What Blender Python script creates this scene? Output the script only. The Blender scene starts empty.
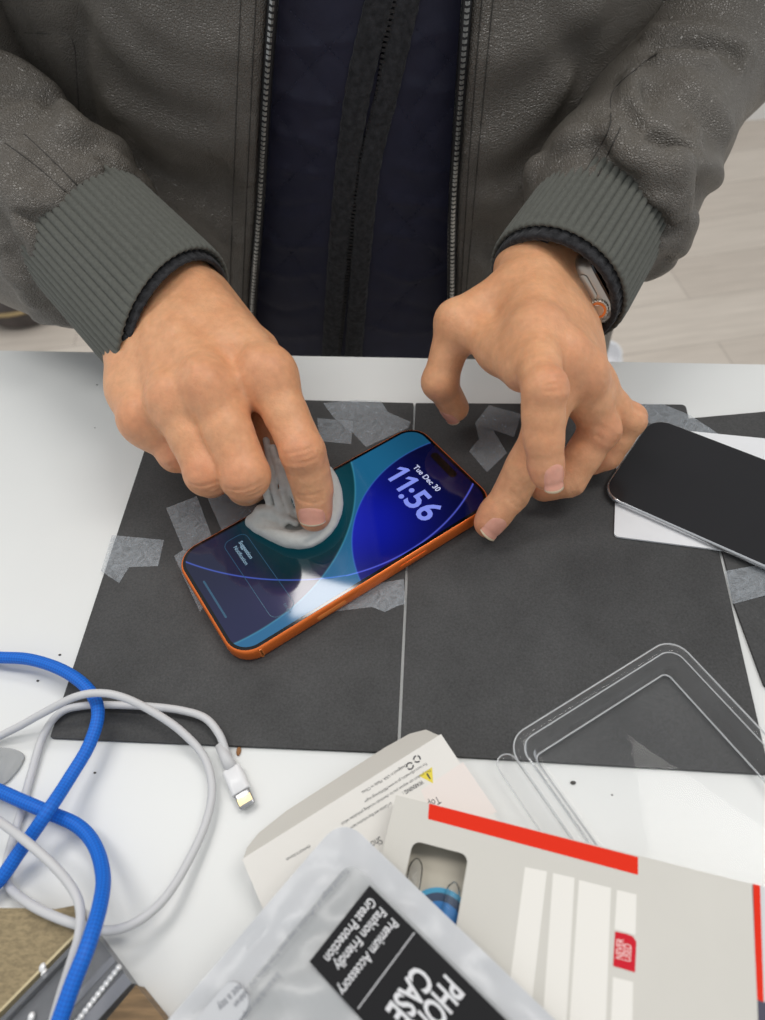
import bpy, bmesh, math, random
import numpy as np
from mathutils import Vector, Matrix

random.seed(7); np.random.seed(7)
SC = bpy.context.scene
COL = SC.collection
S = 0.001            # layout below is in millimetres above the table top
TZ = 0.90            # height of the table top over the floor (m)

# ------------------------------------------------------------------ camera (phone main camera, 24 mm equivalent)
F_PX = 707.0
CAM_H = 303.0
_n = np.array([-.08, -.61566, -.78801]); _n /= np.linalg.norm(_n)
_ex = np.array([1., 0, 0]) - _n[0]*_n; _ex /= np.linalg.norm(_ex)
_ey = np.cross(_n, _ex)
RC = np.array([_ex, _ey, _n])          # camera -> world
CAMP = np.array([0., 0., CAM_H])

def ray(u, v):
    d = RC @ np.array([u-382.5, v-510., F_PX])
    return d/np.linalg.norm(d)
def P(u, v, z=0.0):
    """point of the place seen at photo position (u, v) at height z mm over the table"""
    d = ray(u, v)
    return CAMP + d*((z-CAM_H)/d[2])
def PY_(u, v, y):
    """same, on the upright plane y mm in front of the photographer"""
    d = ray(u, v)
    return CAMP + d*(y/d[1])
def px(p):
    c = RC.T @ (np.asarray(p, float)-CAMP)
    return c[:2]/c[2]*F_PX + np.array([382.5, 510.])

def w(p):
    return (p[0]*S, p[1]*S, p[2]*S+TZ)

cd = bpy.data.cameras.new('camera')
cam = bpy.data.objects.new('camera', cd); COL.objects.link(cam)
cd.sensor_fit = 'HORIZONTAL'; cd.sensor_width = 36.0
cd.lens = F_PX/765.0*36.0
cd.clip_start = 0.01
M = Matrix.Identity(4)
for i in range(3):
    M[i][0] = RC[i, 0]; M[i][1] = -RC[i, 1]; M[i][2] = -RC[i, 2]
M.translation = Vector(w(CAMP))
cam.matrix_world = M
SC.camera = cam
cd.dof.use_dof = True
cd.dof.focus_distance = 0.36
cd.dof.aperture_fstop = 12.0

# ------------------------------------------------------------------ materials
def nd(nt, t, **kw):
    n = nt.nodes.new(t)
    for k, v in kw.items():
        if k in n.inputs: n.inputs[k].default_value = v
        else: setattr(n, k, v)
    return n
def srgb(r, g, b):
    f = lambda c: (c/255/12.92) if c/255 <= .04045 else ((c/255+.055)/1.055)**2.4
    return (f(r), f(g), f(b), 1.0)

def mat(name, col, rough=.5, metal=0.0, spec=.5, noise=0.0, nscale=60., bump=0.0, bscale=400., bkind='noise',
        coat=0.0, sub=0.0, sheen=0.0, trans=0.0, ior=1.45, emit=None, estr=0.0, alpha=1.0, col2=None, bdist=.0005, stretch=None, rnoise=0.0, fine=0.0, fscale=700.):
    m = bpy.data.materials.new(name); m.use_nodes = True
    nt = m.node_tree; b = nt.nodes['Principled BSDF']
    b.inputs['Base Color'].default_value = col
    b.inputs['Roughness'].default_value = rough
    b.inputs['Metallic'].default_value = metal
    b.inputs['Specular IOR Level'].default_value = spec
    b.inputs['IOR'].default_value = ior
    b.inputs['Coat Weight'].default_value = coat
    b.inputs['Coat Roughness'].default_value = .05
    b.inputs['Sheen Weight'].default_value = sheen
    b.inputs['Transmission Weight'].default_value = trans
    b.inputs['Alpha'].default_value = alpha
    if sub:
        b.inputs['Subsurface Weight'].default_value = sub
        b.inputs['Subsurface Radius'].default_value = (1.0, .35, .2)
        b.inputs['Subsurface Scale'].default_value = .004
    if emit:
        b.inputs['Emission Color'].default_value = emit
        b.inputs['Emission Strength'].default_value = estr
    tc = nd(nt, 'ShaderNodeTexCoord')
    vec = tc.outputs['Object']
    if stretch:
        mp = nd(nt, 'ShaderNodeMapping'); mp.inputs['Scale'].default_value = stretch
        nt.links.new(vec, mp.inputs['Vector']); vec = mp.outputs['Vector']
    if noise or col2:
        nz = nd(nt, 'ShaderNodeTexNoise', Scale=nscale, Detail=6.0, Roughness=.6)
        nt.links.new(vec, nz.inputs['Vector'])
        mx = nd(nt, 'ShaderNodeMix', data_type='RGBA')
        c2 = col2 or tuple(min(1, c*(1-noise)) for c in col[:3])+(1,)
        c1 = col if col2 else tuple(min(1, c*(1+noise)) for c in col[:3])+(1,)
        mx.inputs[6].default_value = c1; mx.inputs[7].default_value = c2
        rp = nd(nt, 'ShaderNodeMapRange'); rp.inputs[1].default_value = .35; rp.inputs[2].default_value = .65
        nt.links.new(nz.outputs['Fac'], rp.inputs[0])
        nt.links.new(rp.outputs[0], mx.inputs[0])
        nt.links.new(mx.outputs[2], b.inputs['Base Color'])
    if fine:
        nf = nd(nt, 'ShaderNodeTexNoise', Scale=fscale, Detail=3.0, Roughness=.8); nt.links.new(vec, nf.inputs['Vector'])
        rf = nd(nt, 'ShaderNodeMapRange'); rf.inputs[1].default_value = .3; rf.inputs[2].default_value = .7; rf.inputs[3].default_value = 1-fine; rf.inputs[4].default_value = 1+fine
        nt.links.new(nf.outputs['Fac'], rf.inputs[0])
        mf = nd(nt, 'ShaderNodeMix', data_type='RGBA', blend_type='MULTIPLY'); mf.inputs[0].default_value = 1.0
        src = b.inputs['Base Color'].links[0].from_socket if b.inputs['Base Color'].links else None
        if src: nt.links.new(src, mf.inputs[6])
        else: mf.inputs[6].default_value = col
        nt.links.new(rf.outputs[0], mf.inputs[7]); nt.links.new(mf.outputs[2], b.inputs['Base Color'])
    if rnoise:
        nz2 = nd(nt, 'ShaderNodeTexNoise', Scale=nscale*.6, Detail=5.0)
        nt.links.new(vec, nz2.inputs['Vector'])
        rp2 = nd(nt, 'ShaderNodeMapRange'); rp2.inputs[3].default_value = rough-rnoise; rp2.inputs[4].default_value = rough+rnoise
        nt.links.new(nz2.outputs['Fac'], rp2.inputs[0]); nt.links.new(rp2.outputs[0], b.inputs['Roughness'])
    if bump:
        if bkind == 'noise':
            t = nd(nt, 'ShaderNodeTexNoise', Scale=bscale, Detail=4.0); o = t.outputs['Fac']
        elif bkind == 'voronoi':
            t = nd(nt, 'ShaderNodeTexVoronoi', Scale=bscale, feature='SMOOTH_F1'); o = t.outputs['Distance']
        elif bkind == 'wave':
            t = nd(nt, 'ShaderNodeTexWave', Scale=bscale, Distortion=2.0); o = t.outputs['Fac']
        nt.links.new(vec, t.inputs['Vector'])
        bp = nd(nt, 'ShaderNodeBump', Strength=bump, Distance=bdist)
        nt.links.new(o, bp.inputs['Height'])
        nt.links.new(bp.outputs['Normal'], b.inputs['Normal'])
    return m

# ------------------------------------------------------------------ objects
def thing(name, label, cat, loc, group=None):
    o = bpy.data.objects.new(name, None); COL.objects.link(o)
    o.empty_display_size = .02
    o.location = w(loc); o['label'] = label; o['category'] = cat
    if group: o['group'] = group
    return o
def tag(o, label, cat, group=None):
    o['label'] = label; o['category'] = cat
    if group: o['group'] = group
    return o
def mesh(name, V, Fc, m, parent=None, smooth=True, label=None, autos=None):
    """one mesh object from mm vertices; V may be (n,3) array"""
    V = np.asarray(V, float)
    wv = V*S; wv[:, 2] += TZ
    if parent is None:
        c = np.array([(wv[:, 0].min()+wv[:, 0].max())/2, (wv[:, 1].min()+wv[:, 1].max())/2, wv[:, 2].min()])
    else:
        c = np.zeros(3); q = parent
        while q is not None: c = c+np.array(q.location); q = q.parent
    me = bpy.data.meshes.new(name)
    me.from_pydata((wv-c).tolist(), [], [tuple(int(i) for i in f) for f in Fc])
    me.validate(); me.update()
    if smooth:
        me.polygons.foreach_set('use_smooth', [True]*len(me.polygons))
        if autos: me.set_sharp_from_angle(angle=math.radians(autos))
    o = bpy.data.objects.new(name, me); COL.objects.link(o)
    if m is not None:
        for mm in (m if isinstance(m, (list, tuple)) else [m]): me.materials.append(mm)
    if parent is None: o.location = c
    else: o.parent = parent
    if label: o['label'] = label
    return o

class MB:
    """collects shapes into one mesh"""
    def __init__(s): s.V = []; s.F = []
    def add(s, V, F):
        k = len(s.V); s.V += [tuple(map(float, v)) for v in V]; s.F += [tuple(int(i)+k for i in f) for f in F]; return s
    def prism(s, poly, z0, z1):
        """poly: list of 2D points (ccw), from z0 to z1"""
        n = len(poly)
        V = [(p[0], p[1], z0) for p in poly]+[(p[0], p[1], z1) for p in poly]
        F = [tuple(range(n))[::-1], tuple(range(n, 2*n))]+[(i, (i+1) % n, n+(i+1) % n, n+i) for i in range(n)]
        return s.add(V, F)
    def frame_prism(s, O, ax, ay, az, poly, h0, h1):
        """poly in the (ax, ay) plane at O, extruded along az from h0 to h1"""
        O, ax, ay, az = map(lambda t: np.asarray(t, float), (O, ax, ay, az))
        n = len(poly)
        V = [O+ax*p[0]+ay*p[1]+az*h0 for p in poly]+[O+ax*p[0]+ay*p[1]+az*h1 for p in poly]
        F = [tuple(range(n))[::-1], tuple(range(n, 2*n))]+[(i, (i+1) % n, n+(i+1) % n, n+i) for i in range(n)]
        return s.add(V, F)
    def tube(s, pts, r, seg=10, cap=True, flat=None):
        pts = np.asarray(pts, float); n = len(pts)
        rr = np.full(n, r, float) if np.isscalar(r) else np.asarray(r, float)
        T = np.gradient(pts, axis=0); T /= np.linalg.norm(T, axis=1)[:, None]+1e-9
        up = np.array([0, 0, 1.]) if abs(T[0][2]) < .9 else np.array([1., 0, 0])
        N = up-T[0]*(up@T[0]); N /= np.linalg.norm(N)
        V = []; F = []
        for i in range(n):
            N = N-T[i]*(N@T[i]); N /= np.linalg.norm(N); B = np.cross(T[i], N)
            for j in range(seg):
                a = 2*math.pi*j/seg
                V.append(pts[i]+rr[i]*(math.cos(a)*N*(flat or 1)+math.sin(a)*B))
        for i in range(n-1):
            for j in range(seg):
                F.append((i*seg+j, i*seg+(j+1) % seg, (i+1)*seg+(j+1) % seg, (i+1)*seg+j))
        if cap:
            F.append(tuple(range(seg))[::-1]); F.append(tuple(range((n-1)*seg, n*seg)))
        return s.add(V, F)
    def ball(s, c, r, nu=10, nv=7, sc=(1, 1, 1)):
        V = []; F = []
        for i in range(nv+1):
            t = math.pi*i/nv
            for j in range(nu):
                a = 2*math.pi*j/nu
                V.append((c[0]+r*sc[0]*math.sin(t)*math.cos(a), c[1]+r*sc[1]*math.sin(t)*math.sin(a), c[2]+r*sc[2]*math.cos(t)))
        for i in range(nv):
            for j in range(nu):
                F.append((i*nu+j, (i+1)*nu+j, (i+1)*nu+(j+1) % nu, i*nu+(j+1) % nu))
        return s.add(V, F)
    def build(s, name, m, parent=None, **k):
        return mesh(name, np.array(s.V), s.F, m, parent, **k)

def spline(pts, step=2.0, closed=False):
    """Catmull-Rom through pts, resampled about every step mm"""
    p = np.asarray(pts, float)
    q = np.vstack([2*p[0]-p[1], p, 2*p[-1]-p[-2]])
    out = []
    for i in range(1, len(q)-2):
        a, b, c, d = q[i-1], q[i], q[i+1], q[i+2]
        n = max(2, int(np.linalg.norm(c-b)/step))
        for t in np.linspace(0, 1, n, endpoint=False):
            out.append(.5*((2*b)+(-a+c)*t+(2*a-5*b+4*c-d)*t*t+(-a+3*b-3*c+d)*t**3))
    out.append(p[-1])
    return np.array(out)
def rrect(x0, y0, x1, y1, r, n=6):
    """rounded rectangle, ccw"""
    out = []
    for cx, cy, a0 in ((x1-r, y0+r, -90), (x1-r, y1-r, 0), (x0+r, y1-r, 90), (x0+r, y0+r, 180)):
        for i in range(n+1):
            a = math.radians(a0+90*i/n)
            out.append((cx+r*math.cos(a), cy+r*math.sin(a)))
    return out
def unit(v):
    v = np.asarray(v, float); return v/(np.linalg.norm(v)+1e-12)

def ring_solid(O, ax, ay, az, rings):
    """stack of closed outlines: rings = [(poly, h)], bottom to top, capped"""
    V = []; F = []; n = len(rings[0][0])
    for poly, h in rings:
        for p in poly: V.append(np.asarray(O)+np.asarray(ax)*p[0]+np.asarray(ay)*p[1]+np.asarray(az)*h)
    for k in range(len(rings)-1):
        for i in range(n): F.append((k*n+i, k*n+(i+1) % n, (k+1)*n+(i+1) % n, (k+1)*n+i))
    F.append(tuple(range(n))[::-1]); F.append(tuple(range((len(rings)-1)*n, len(rings)*n)))
    return V, F

def fit_text(txt, size, name, m, p0, p1, h, parent, bold=0.0, label=None):
    """lettering whose baseline runs from p0 to p1 (mm) on a level surface"""
    p0, p1 = np.asarray(p0, float), np.asarray(p1, float); L = np.linalg.norm(p1-p0); ax = (p1-p0)/L
    o = text_mesh(txt, size, name, m, p0, ax, np.cross(EZ, ax), EZ, parent, extrude=h, bold=bold, label=label)
    co = np.array([v.co[:] for v in o.data.vertices]); a = unit(ax); base = np.array(p0)*S
    base[2] += TZ; q = parent; off = np.zeros(3)
    while q is not None: off = off+np.array(q.location); q = q.parent
    base = base-off; t = (co-base)@a; k = L*S/max(t.max(), 1e-6)
    for v, tt in zip(o.data.vertices, t): v.co = Vector(np.array(v.co[:])+a*tt*(k-1))
    return o
EZ = np.array([0, 0, 1.])
def text_mesh(txt, size, name, m, O, ax, ay, az, parent, extrude=0.02, bold=0.0, align='LEFT', spacing=1.0, sx=1.0, label=None):
    """lettering as a mesh: baseline from O along ax, up along ay, face along az (mm)"""
    cu = bpy.data.curves.new(name, 'FONT'); cu.body = txt; cu.size = size
    cu.align_x = align; cu.offset = bold; cu.space_character = spacing; cu.resolution_u = 3
    to = bpy.data.objects.new(name, cu); COL.objects.link(to)
    dg = bpy.context.evaluated_depsgraph_get(); dg.update()
    me = bpy.data.meshes.new_from_object(to.evaluated_get(dg))
    V = np.array([v.co[:] for v in me.vertices]); F = [tuple(p.vertices) for p in me.polygons]
    bpy.data.objects.remove(to); bpy.data.curves.remove(cu); bpy.data.meshes.remove(me)
    O, ax, ay, az = [np.asarray(t, float) for t in (O, ax, ay, az)]
    W = O+V[:, :1]*ax*sx+V[:, 1:2]*ay+az*extrude
    return mesh(name, W, F, m, parent, smooth=False, label=label)
# ================================================================== light
wd = bpy.data.worlds.new('world'); SC.world = wd; wd.use_nodes = True
bg = wd.node_tree.nodes['Background']
bg.inputs[0].default_value = (.92, .96, 1.0, 1); bg.inputs[1].default_value = .55
SC.view_settings.view_transform = 'Standard'; SC.view_settings.look = 'None'
SC.view_settings.gamma = 1.0; SC.view_settings.use_curve_mapping = False
SC.view_settings.exposure = 0.0
def area(name, loc, sx, sy, power, col=(1, .97, .93), rot=(0, 0, 0)):
    l = bpy.data.lights.new(name, 'AREA'); l.shape = 'RECTANGLE'; l.size = sx; l.size_y = sy
    l.energy = power; l.color = col
    o = bpy.data.objects.new(name, l); COL.objects.link(o); o.location = loc; o.rotation_euler = rot
    return o
area('ceiling_lamp', (-.9, .5, 2.75), 1.2, .3, 11)
area('ceiling_lamp', (.95, .35, 2.75), 1.2, .4, 15)
area('ceiling_lamp', (-.2, -1.0, 2.75), 1.2, .6, .6)
area('ceiling_lamp', (-.29, 1.42, 2.75), .40, .40, 9)

# ================================================================== room
def plank_mat():
    m = bpy.data.materials.new('floor_planks'); m.use_nodes = True; nt = m.node_tree; b = nt.nodes['Principled BSDF']
    tc = nd(nt, 'ShaderNodeTexCoord'); mp = nd(nt, 'ShaderNodeMapping')
    mp.inputs['Rotation'].default_value = (0, 0, math.radians(-7)); mp.inputs['Location'].default_value = (.35, .30, 0)
    nt.links.new(tc.outputs['Object'], mp.inputs['Vector'])
    br = nd(nt, 'ShaderNodeTexBrick', Scale=1.0); br.offset = .4
    br.inputs['Color1'].default_value = srgb(220, 210, 198); br.inputs['Color2'].default_value = srgb(205, 194, 182)
    br.inputs['Mortar'].default_value = srgb(168, 157, 146)
    br.inputs['Mortar Size'].default_value = .0012; br.inputs['Brick Width'].default_value = 1.2; br.inputs['Row Height'].default_value = .18
    nt.links.new(mp.outputs['Vector'], br.inputs['Vector'])
    m2 = nd(nt, 'ShaderNodeMapping'); m2.inputs['Scale'].default_value = (2., 22., 1)
    nt.links.new(mp.outputs['Vector'], m2.inputs['Vector'])
    nz = nd(nt, 'ShaderNodeTexNoise', Scale=2.5, Detail=8.0, Roughness=.65); nt.links.new(m2.outputs['Vector'], nz.inputs['Vector'])
    mx = nd(nt, 'ShaderNodeMix', data_type='RGBA', blend_type='MULTIPLY'); mx.inputs[0].default_value = .55
    rp = nd(nt, 'ShaderNodeValToRGB'); rp.color_ramp.elements[0].position = .3; rp.color_ramp.elements[0].color = (.72, .70, .68, 1)
    rp.color_ramp.elements[1].position = .7; rp.color_ramp.elements[1].color = (1.06, 1.06, 1.06, 1)
    nt.links.new(nz.outputs['Fac'], rp.inputs[0]); nt.links.new(br.outputs['Color'], mx.inputs[6]); nt.links.new(rp.outputs[0], mx.inputs[7])
    nt.links.new(mx.outputs[2], b.inputs['Base Color']); b.inputs['Roughness'].default_value = .45
    return m
def structure(o): o['kind'] = 'structure'; return o
fz = -TZ/S
structure(MB().prism([(-3000, -1500), (3000, -1500), (3000, 2600), (-3000, 2600)], fz-40, fz).build('floor', plank_mat(), smooth=False))
m_wall = mat('painted_wall', srgb(226, 224, 220), .7, noise=.02, nscale=3)
structure(MB().prism([(-3000, 2600), (3000, 2600), (3000, 2700), (-3000, 2700)], fz, fz+2800).build('wall_back', m_wall, smooth=False))
m_trim = mat('trim_white', srgb(235, 233, 229), .4)
bb = MB()
bb.prism([(-3000, 2584), (3000, 2584), (3000, 2600), (-3000, 2600)], fz, fz+105)
bb.prism([(-3000, 2589), (3000, 2589), (3000, 2600), (-3000, 2600)], fz+105, fz+125)
structure(bb.build('baseboard_back', m_trim, smooth=False))

# ================================================================== table
m_white = mat('table_laminate', srgb(226, 227, 225), .32, spec=.45, noise=.012, nscale=9, bump=.03, bscale=900, rnoise=.06)
tb0, tb1 = P(0, 350.5, 0), P(765, 364.5, 0)
tdir = unit(tb1-tb0); tn = np.array([tdir[1], -tdir[0], 0])     # towards the photographer
tmid = (tb0+tb1)/2
t_ = thing('work_table', 'white laminate work table that everything in the photo lies on', 'table', (tmid[0], tmid[1]-330, fz))
def tpt(a, b): return tuple((tmid+tdir*a+tn*b)[:2])
top = [tpt(a, b) for a, b in ((-800, 0), (-800, 640), (800, 640), (800, 0))]
if np.cross(np.array(top[1])-top[0], np.array(top[2])-top[1]) < 0: top = top[::-1]
MB().prism(top, -25, 0).build('table_top', m_white, t_, smooth=False)
m_leg = mat('table_leg_metal', srgb(205, 206, 207), .4, metal=.3)
for a in (-740, 740):
    for b in (50, 590):
        c = tpt(a, b)
        MB().prism([(c[0]-20, c[1]-20), (c[0]+20, c[1]-20), (c[0]+20, c[1]+20), (c[0]-20, c[1]+20)], fz, -25).build('leg', m_leg, t_, smooth=False)
for b in (50, 590):
    c0, c1 = np.array(tpt(-720, b)), np.array(tpt(720, b)); q = tn[:2]*10
    MB().prism([tuple(c0-q), tuple(c0+q), tuple(c1+q), tuple(c1-q)][::-1], -75, -25).build('apron', m_leg, t_, smooth=False)
# dark crumbs and scuffs on the table
m_speck = mat('dark_crumb', srgb(70, 66, 62), .8); m_crumb = mat('brown_crumb', srgb(150, 105, 65), .8)
for i, (u, v, r) in enumerate([(38, 681, .5), (573, 783, .8), (97, 385, .4), (118, 373, .35), (95, 428, .3), (612, 795, .3), (95, 773, .45), (60, 655, .5)]):
    p = P(u, v, 0)
    tag(MB().ball((p[0], p[1], r*.5), r, 8, 5, (1.6, 1, .6)).build('crumb', m_speck),
        'tiny dark crumb lying on the bare white table', 'crumb', 'tiny dark crumbs on the white table')
p = P(239, 751.5, 0)
tag(MB().ball((p[0], p[1], .6), 1.1, 10, 6, (1.0, 2.0, .6)).build('crumb', m_crumb), 'brown crumb on the table beside the white cable plug, below the mat edge', 'crumb')

# ================================================================== mats
MT = 2.0
m_mat = mat('foam_mat_charcoal', srgb(74, 74, 74), .78, spec=.25, noise=.14, nscale=22, bump=.35, bscale=1400, bdist=.0003, fine=.22, fscale=900.)
def poly_px(pts, z): return [tuple(P(u, v, z)[:2]) for u, v in pts]
def ccw(poly):
    a = sum(poly[i][0]*poly[(i+1) % len(poly)][1]-poly[(i+1) % len(poly)][0]*poly[i][1] for i in range(len(poly)))
    return poly if a > 0 else poly[::-1]
def rounded(poly, r, n=4):
    """round the corners of a 2D polygon (mm)"""
    out = []
    p = [np.array(q, float) for q in poly]
    for i in range(len(p)):
        a, b, c = p[i-1], p[i], p[(i+1) % len(p)]
        u, v = unit(a-b), unit(c-b)
        rr = r[i] if isinstance(r, (list, tuple)) else r
        rr = min(rr, np.linalg.norm(a-b)*.45, np.linalg.norm(c-b)*.45)
        s, e = b+u*rr, b+v*rr
        for t in np.linspace(0, 1, n+1):
            out.append(tuple((1-t)**2*s+2*t*(1-t)*b+t*t*e))
    return out
BL = P(50, 737.5, MT); BM = P(396.5, 752.5, MT); TM = P(413.5, 403, MT)
lq = [tuple(BL[:2]), tuple(BM[:2]), tuple(TM[:2]), tuple((BL+(P(148, 440, MT)-BL)*1.21)[:2])]
tag(MB().prism(rounded(ccw(lq), [1, 1, 1, 3]), 0, MT).build('foam_mat', m_mat, smooth=False),
    'dark grey foam mat under the orange phone and wiping hand', 'mat')
RTL, RTR, RBR, RBL = P(415.5, 403, MT), P(685.5, 404.5, MT), P(770, 774, MT), P(400, 753, MT)
rq = [tuple(q[:2]) for q in (RBL, RBR, RTR, RTL)]
tag(MB().prism(rounded(ccw(rq), [1, 2, 3, 1]), 0, MT).build('foam_mat', m_mat, smooth=False),
    'dark grey foam mat under the right-hand fingers and clear tray', 'mat')
T3 = [(687, 418.5), (765, 411.5), (900, 402), (900, 690), (790, 694), (771, 692), (763, 684), (733, 603), (727, 572)]
t3 = [tuple(P(u+1, v, 1.6)[:2]) for u, v in T3]
tag(MB().prism(ccw(t3), 0, 1.6).build('foam_mat', m_mat, smooth=False),
    'dark grey foam mat tucked beside the others, under the dark phone', 'mat')

# ================================================================== clear tape on the mats
def tape_mat():
    m = bpy.data.materials.new('frosted_tape'); m.use_nodes = True; nt = m.node_tree; b = nt.nodes['Principled BSDF']
    b.inputs['Base Color'].default_value = srgb(190, 196, 202); b.inputs['Roughness'].default_value = .35
    tc = nd(nt, 'ShaderNodeTexCoord'); nz = nd(nt, 'ShaderNodeTexNoise', Scale=150., Detail=7.0, Roughness=.75, Distortion=2.5)
    nt.links.new(tc.outputs['Object'], nz.inputs['Vector'])
    r = nd(nt, 'ShaderNodeMapRange'); r.inputs[1].default_value = .3; r.inputs[2].default_value = .75; r.inputs[3].default_value = .08; r.inputs[4].default_value = .50
    nt.links.new(nz.outputs['Fac'], r.inputs[0]); nt.links.new(r.outputs[0], b.inputs['Alpha'])
    bp = nd(nt, 'ShaderNodeBump', Strength=.6, Distance=.0006); nt.links.new(nz.outputs['Fac'], bp.inputs['Height']); nt.links.new(bp.outputs['Normal'], b.inputs['Normal'])
    return m
m_tape = tape_mat()
TAPES = [
 ([(112, 535), (164, 540), (158, 566), (129, 567), (119, 583), (101, 571)], 'torn clear tape patch at the left edge of the left mat', MT+.12),
 ([(166, 508), (197, 496), (213, 540), (184, 551)], 'clear tape strip on the mat below the curled little fingers, left of the wiping cloth', MT+.12),
 ([(207, 497), (245, 488), (262, 510), (222, 531)], 'clear tape piece between the curled knuckles and the orange phone edge', MT+.24),
 ([(323, 403), (356, 400), (381, 401), (388, 412), (411, 422), (408, 428), (366, 447), (352, 432), (334, 418)], 'crumpled clear tape along the top edge of the left mat, behind the orange phone', MT+.3),
 ([(317, 418), (353, 421), (351, 444), (320, 441)], 'small square of clear tape beside the index knuckle, on the left mat', MT+.12),
 ([(489, 405), (521, 414), (514, 437), (493, 430), (507, 453), (487, 472), (469, 451), (479, 439), (475, 423)], 'crumpled clear tape on the mat between thumb and index finger', MT+.15),
 ([(330, 612), (372, 584), (404, 579), (405, 604), (397, 606), (385, 612), (372, 607), (354, 609)], 'ragged clear tape sticking out below the orange phone', MT+.12),
 ([(632, 404), (663, 404), (690, 415), (719, 434), (700, 441), (640, 420)], 'clear tape strip at the top edge of the right mat, behind the dark phone', MT+.15),
 ([(725, 571), (775, 562), (778, 592), (733, 604)], 'clear tape square below the dark phone, bridging the two mats', MT+.2),
 ([(174, 556), (186, 548), (208, 600), (200, 612)], 'sliver of clear tape showing under the left end of the orange phone', MT+.12),
]
for pts, lab, z in TAPES:
    # a thin wavy film
    pl = np.array([P(u, v, z)[:2] for u, v in pts])
    tag(MB().prism(ccw([tuple(q) for q in pl]), z-.08, z).build('tape_strip', m_tape, smooth=False), lab, 'tape', 'clear tape pieces on the mats')

# ================================================================== orange phone
PH = 9.0
ZG = MT+PH
cTL, cBL, cBR, cTR = [P(u, v, ZG) for u, v in ((176.9, 555.6), (236.9, 659.7), (496.1, 501.2), (413.8, 424.7))]
U = unit((cBR-cBL)+(cTR-cTL)); pc = (cTL+cBL+cBR+cTR)/4
RT = np.array([U[1], -U[0], 0.])                              # portrait right
if RT @ (cBL-cTL) < 0: RT = -RT
PL = (np.linalg.norm(cBR-cBL)+np.linalg.norm(cTR-cTL))/2; PW = (np.linalg.norm(cTL-cBL)+np.linalg.norm(cTR-cBR))/2
PL += 3.0; PW += 2.6
PO = pc-U*PL/2-RT*PW/2                                          # portrait bottom-left at glass height
PO[2] = 0
EZ = np.array([0, 0, 1.])
def ploc(u, v):
    q = P(u, v, ZG)-PO; return np.array([q@RT, q@U])
phone = thing('smartphone', 'orange-framed smartphone with lit lock screen being wiped on the mat', 'phone', (pc[0], pc[1], MT))
m_orange = mat('orange_aluminium', srgb(240, 122, 52), .34, metal=.45, noise=.03, nscale=900)
m_orange2 = mat('orange_band', srgb(240, 140, 70), .45)
m_black = mat('black_glass', srgb(6, 6, 8), .06, spec=.5, coat=.3)
rr = 13.0
rings = [(rrect(1.6, 1.6, PW-1.6, PL-1.6, rr-1.6, 10), MT), (rrect(.5, .5, PW-.5, PL-.5, rr-.5, 10), MT+.8), (rrect(0, 0, PW, PL, rr, 10), MT+2.0),
         (rrect(0, 0, PW, PL, rr, 10), ZG-2.0), (rrect(.45, .45, PW-.45, PL-.45, rr-.4, 10), ZG-.7), (rrect(1.1, 1.1, PW-1.1, PL-1.1, rr-1.1, 10), ZG-.1)]
V, Fc = ring_solid(PO, RT, U, EZ, rings)
mesh('frame', V, Fc, m_orange, phone, autos=50)
V, Fc = ring_solid(PO, RT, U, EZ, [(rrect(1.15, 1.15, PW-1.15, PL-1.15, rr-1.1, 10), ZG-.3), (rrect(1.35, 1.35, PW-1.35, PL-1.35, rr-1.3, 10), ZG+.05)])
mesh('screen_glass', V, Fc, m_black, phone, autos=30)
# side controls on the portrait-right edge (towards the photographer)
def side_key(name, u0, u1, m, proud=.45, hz=(-1.6, 1.6)):
    mid = MT+PH/2
    poly = rrect(u0, mid+hz[0], u1, mid+hz[1], 1.5, 5)
    V, Fc = ring_solid(PO+RT*PW, U, EZ, RT, [(poly, -.4), (poly, proud*.7), ([(u0+(u1-u0)/2+(a-(u0+u1)/2)*.985, mid+(b-mid)*.86) for a, b in poly], proud)])
    return mesh(name, V, Fc, m, phone, autos=40)
b0 = ploc(349, 616)[1]; b1 = ploc(375, 598)[1]
side_key('side_button', ploc(402, 566)[1], ploc(430, 549)[1], m_orange)
side_key('camera_control_button', ploc(318, 617)[1], ploc(347, 599)[1], m_orange2, .15)
side_key('antenna_band', ploc(262, 652)[1]-.9, ploc(262, 652)[1]+.9, m_orange2, .05, (-3.4, 3.4))
# display with wallpaper: a lit picture
mg = 2.9
nx, ny = 168, 360
gx = np.linspace(mg, PW-mg, nx); gy = np.linspace(mg, PL-mg, ny)
A, B = np.meshgrid(gx, gy)
def circ3(*pp):
    (ax, ay), (bx, by), (cx, cy) = [ploc(*q) for q in pp]
    d = 2*(ax*(by-cy)+bx*(cy-ay)+cx*(ay-by))
    ux = ((ax*ax+ay*ay)*(by-cy)+(bx*bx+by*by)*(cy-ay)+(cx*cx+cy*cy)*(ay-by))/d
    uy = ((ax*ax+ay*ay)*(cx-bx)+(bx*bx+by*by)*(ax-cx)+(cx*cx+cy*cy)*(bx-ax))/d
    return ux, uy, math.hypot(ax-ux, ay-uy)
def sd(c): return np.hypot(A-c[0], B-c[1])-c[2]
ss = lambda x, a, b: np.clip((x-a)/(b-a), 0, 1)**2*(3-2*np.clip((x-a)/(b-a), 0, 1))
LIN = lambda *c: np.array(srgb(*c)[:3])
img = np.zeros((ny, nx, 3))+LIN(30, 34, 58)
tA = (B-mg)/(PL-2*mg); tR = (A-mg)/(PW-2*mg)
img += (LIN(38, 40, 72)-LIN(24, 28, 44))*ss(tR, .1, .9)[..., None]*.6
pu = ploc(292, 582); img += (LIN(66, 30, 84)-0)*np.exp(-((A-pu[0])**2+(B-pu[1])**2)/(2*9**2))[..., None]*.5
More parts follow.
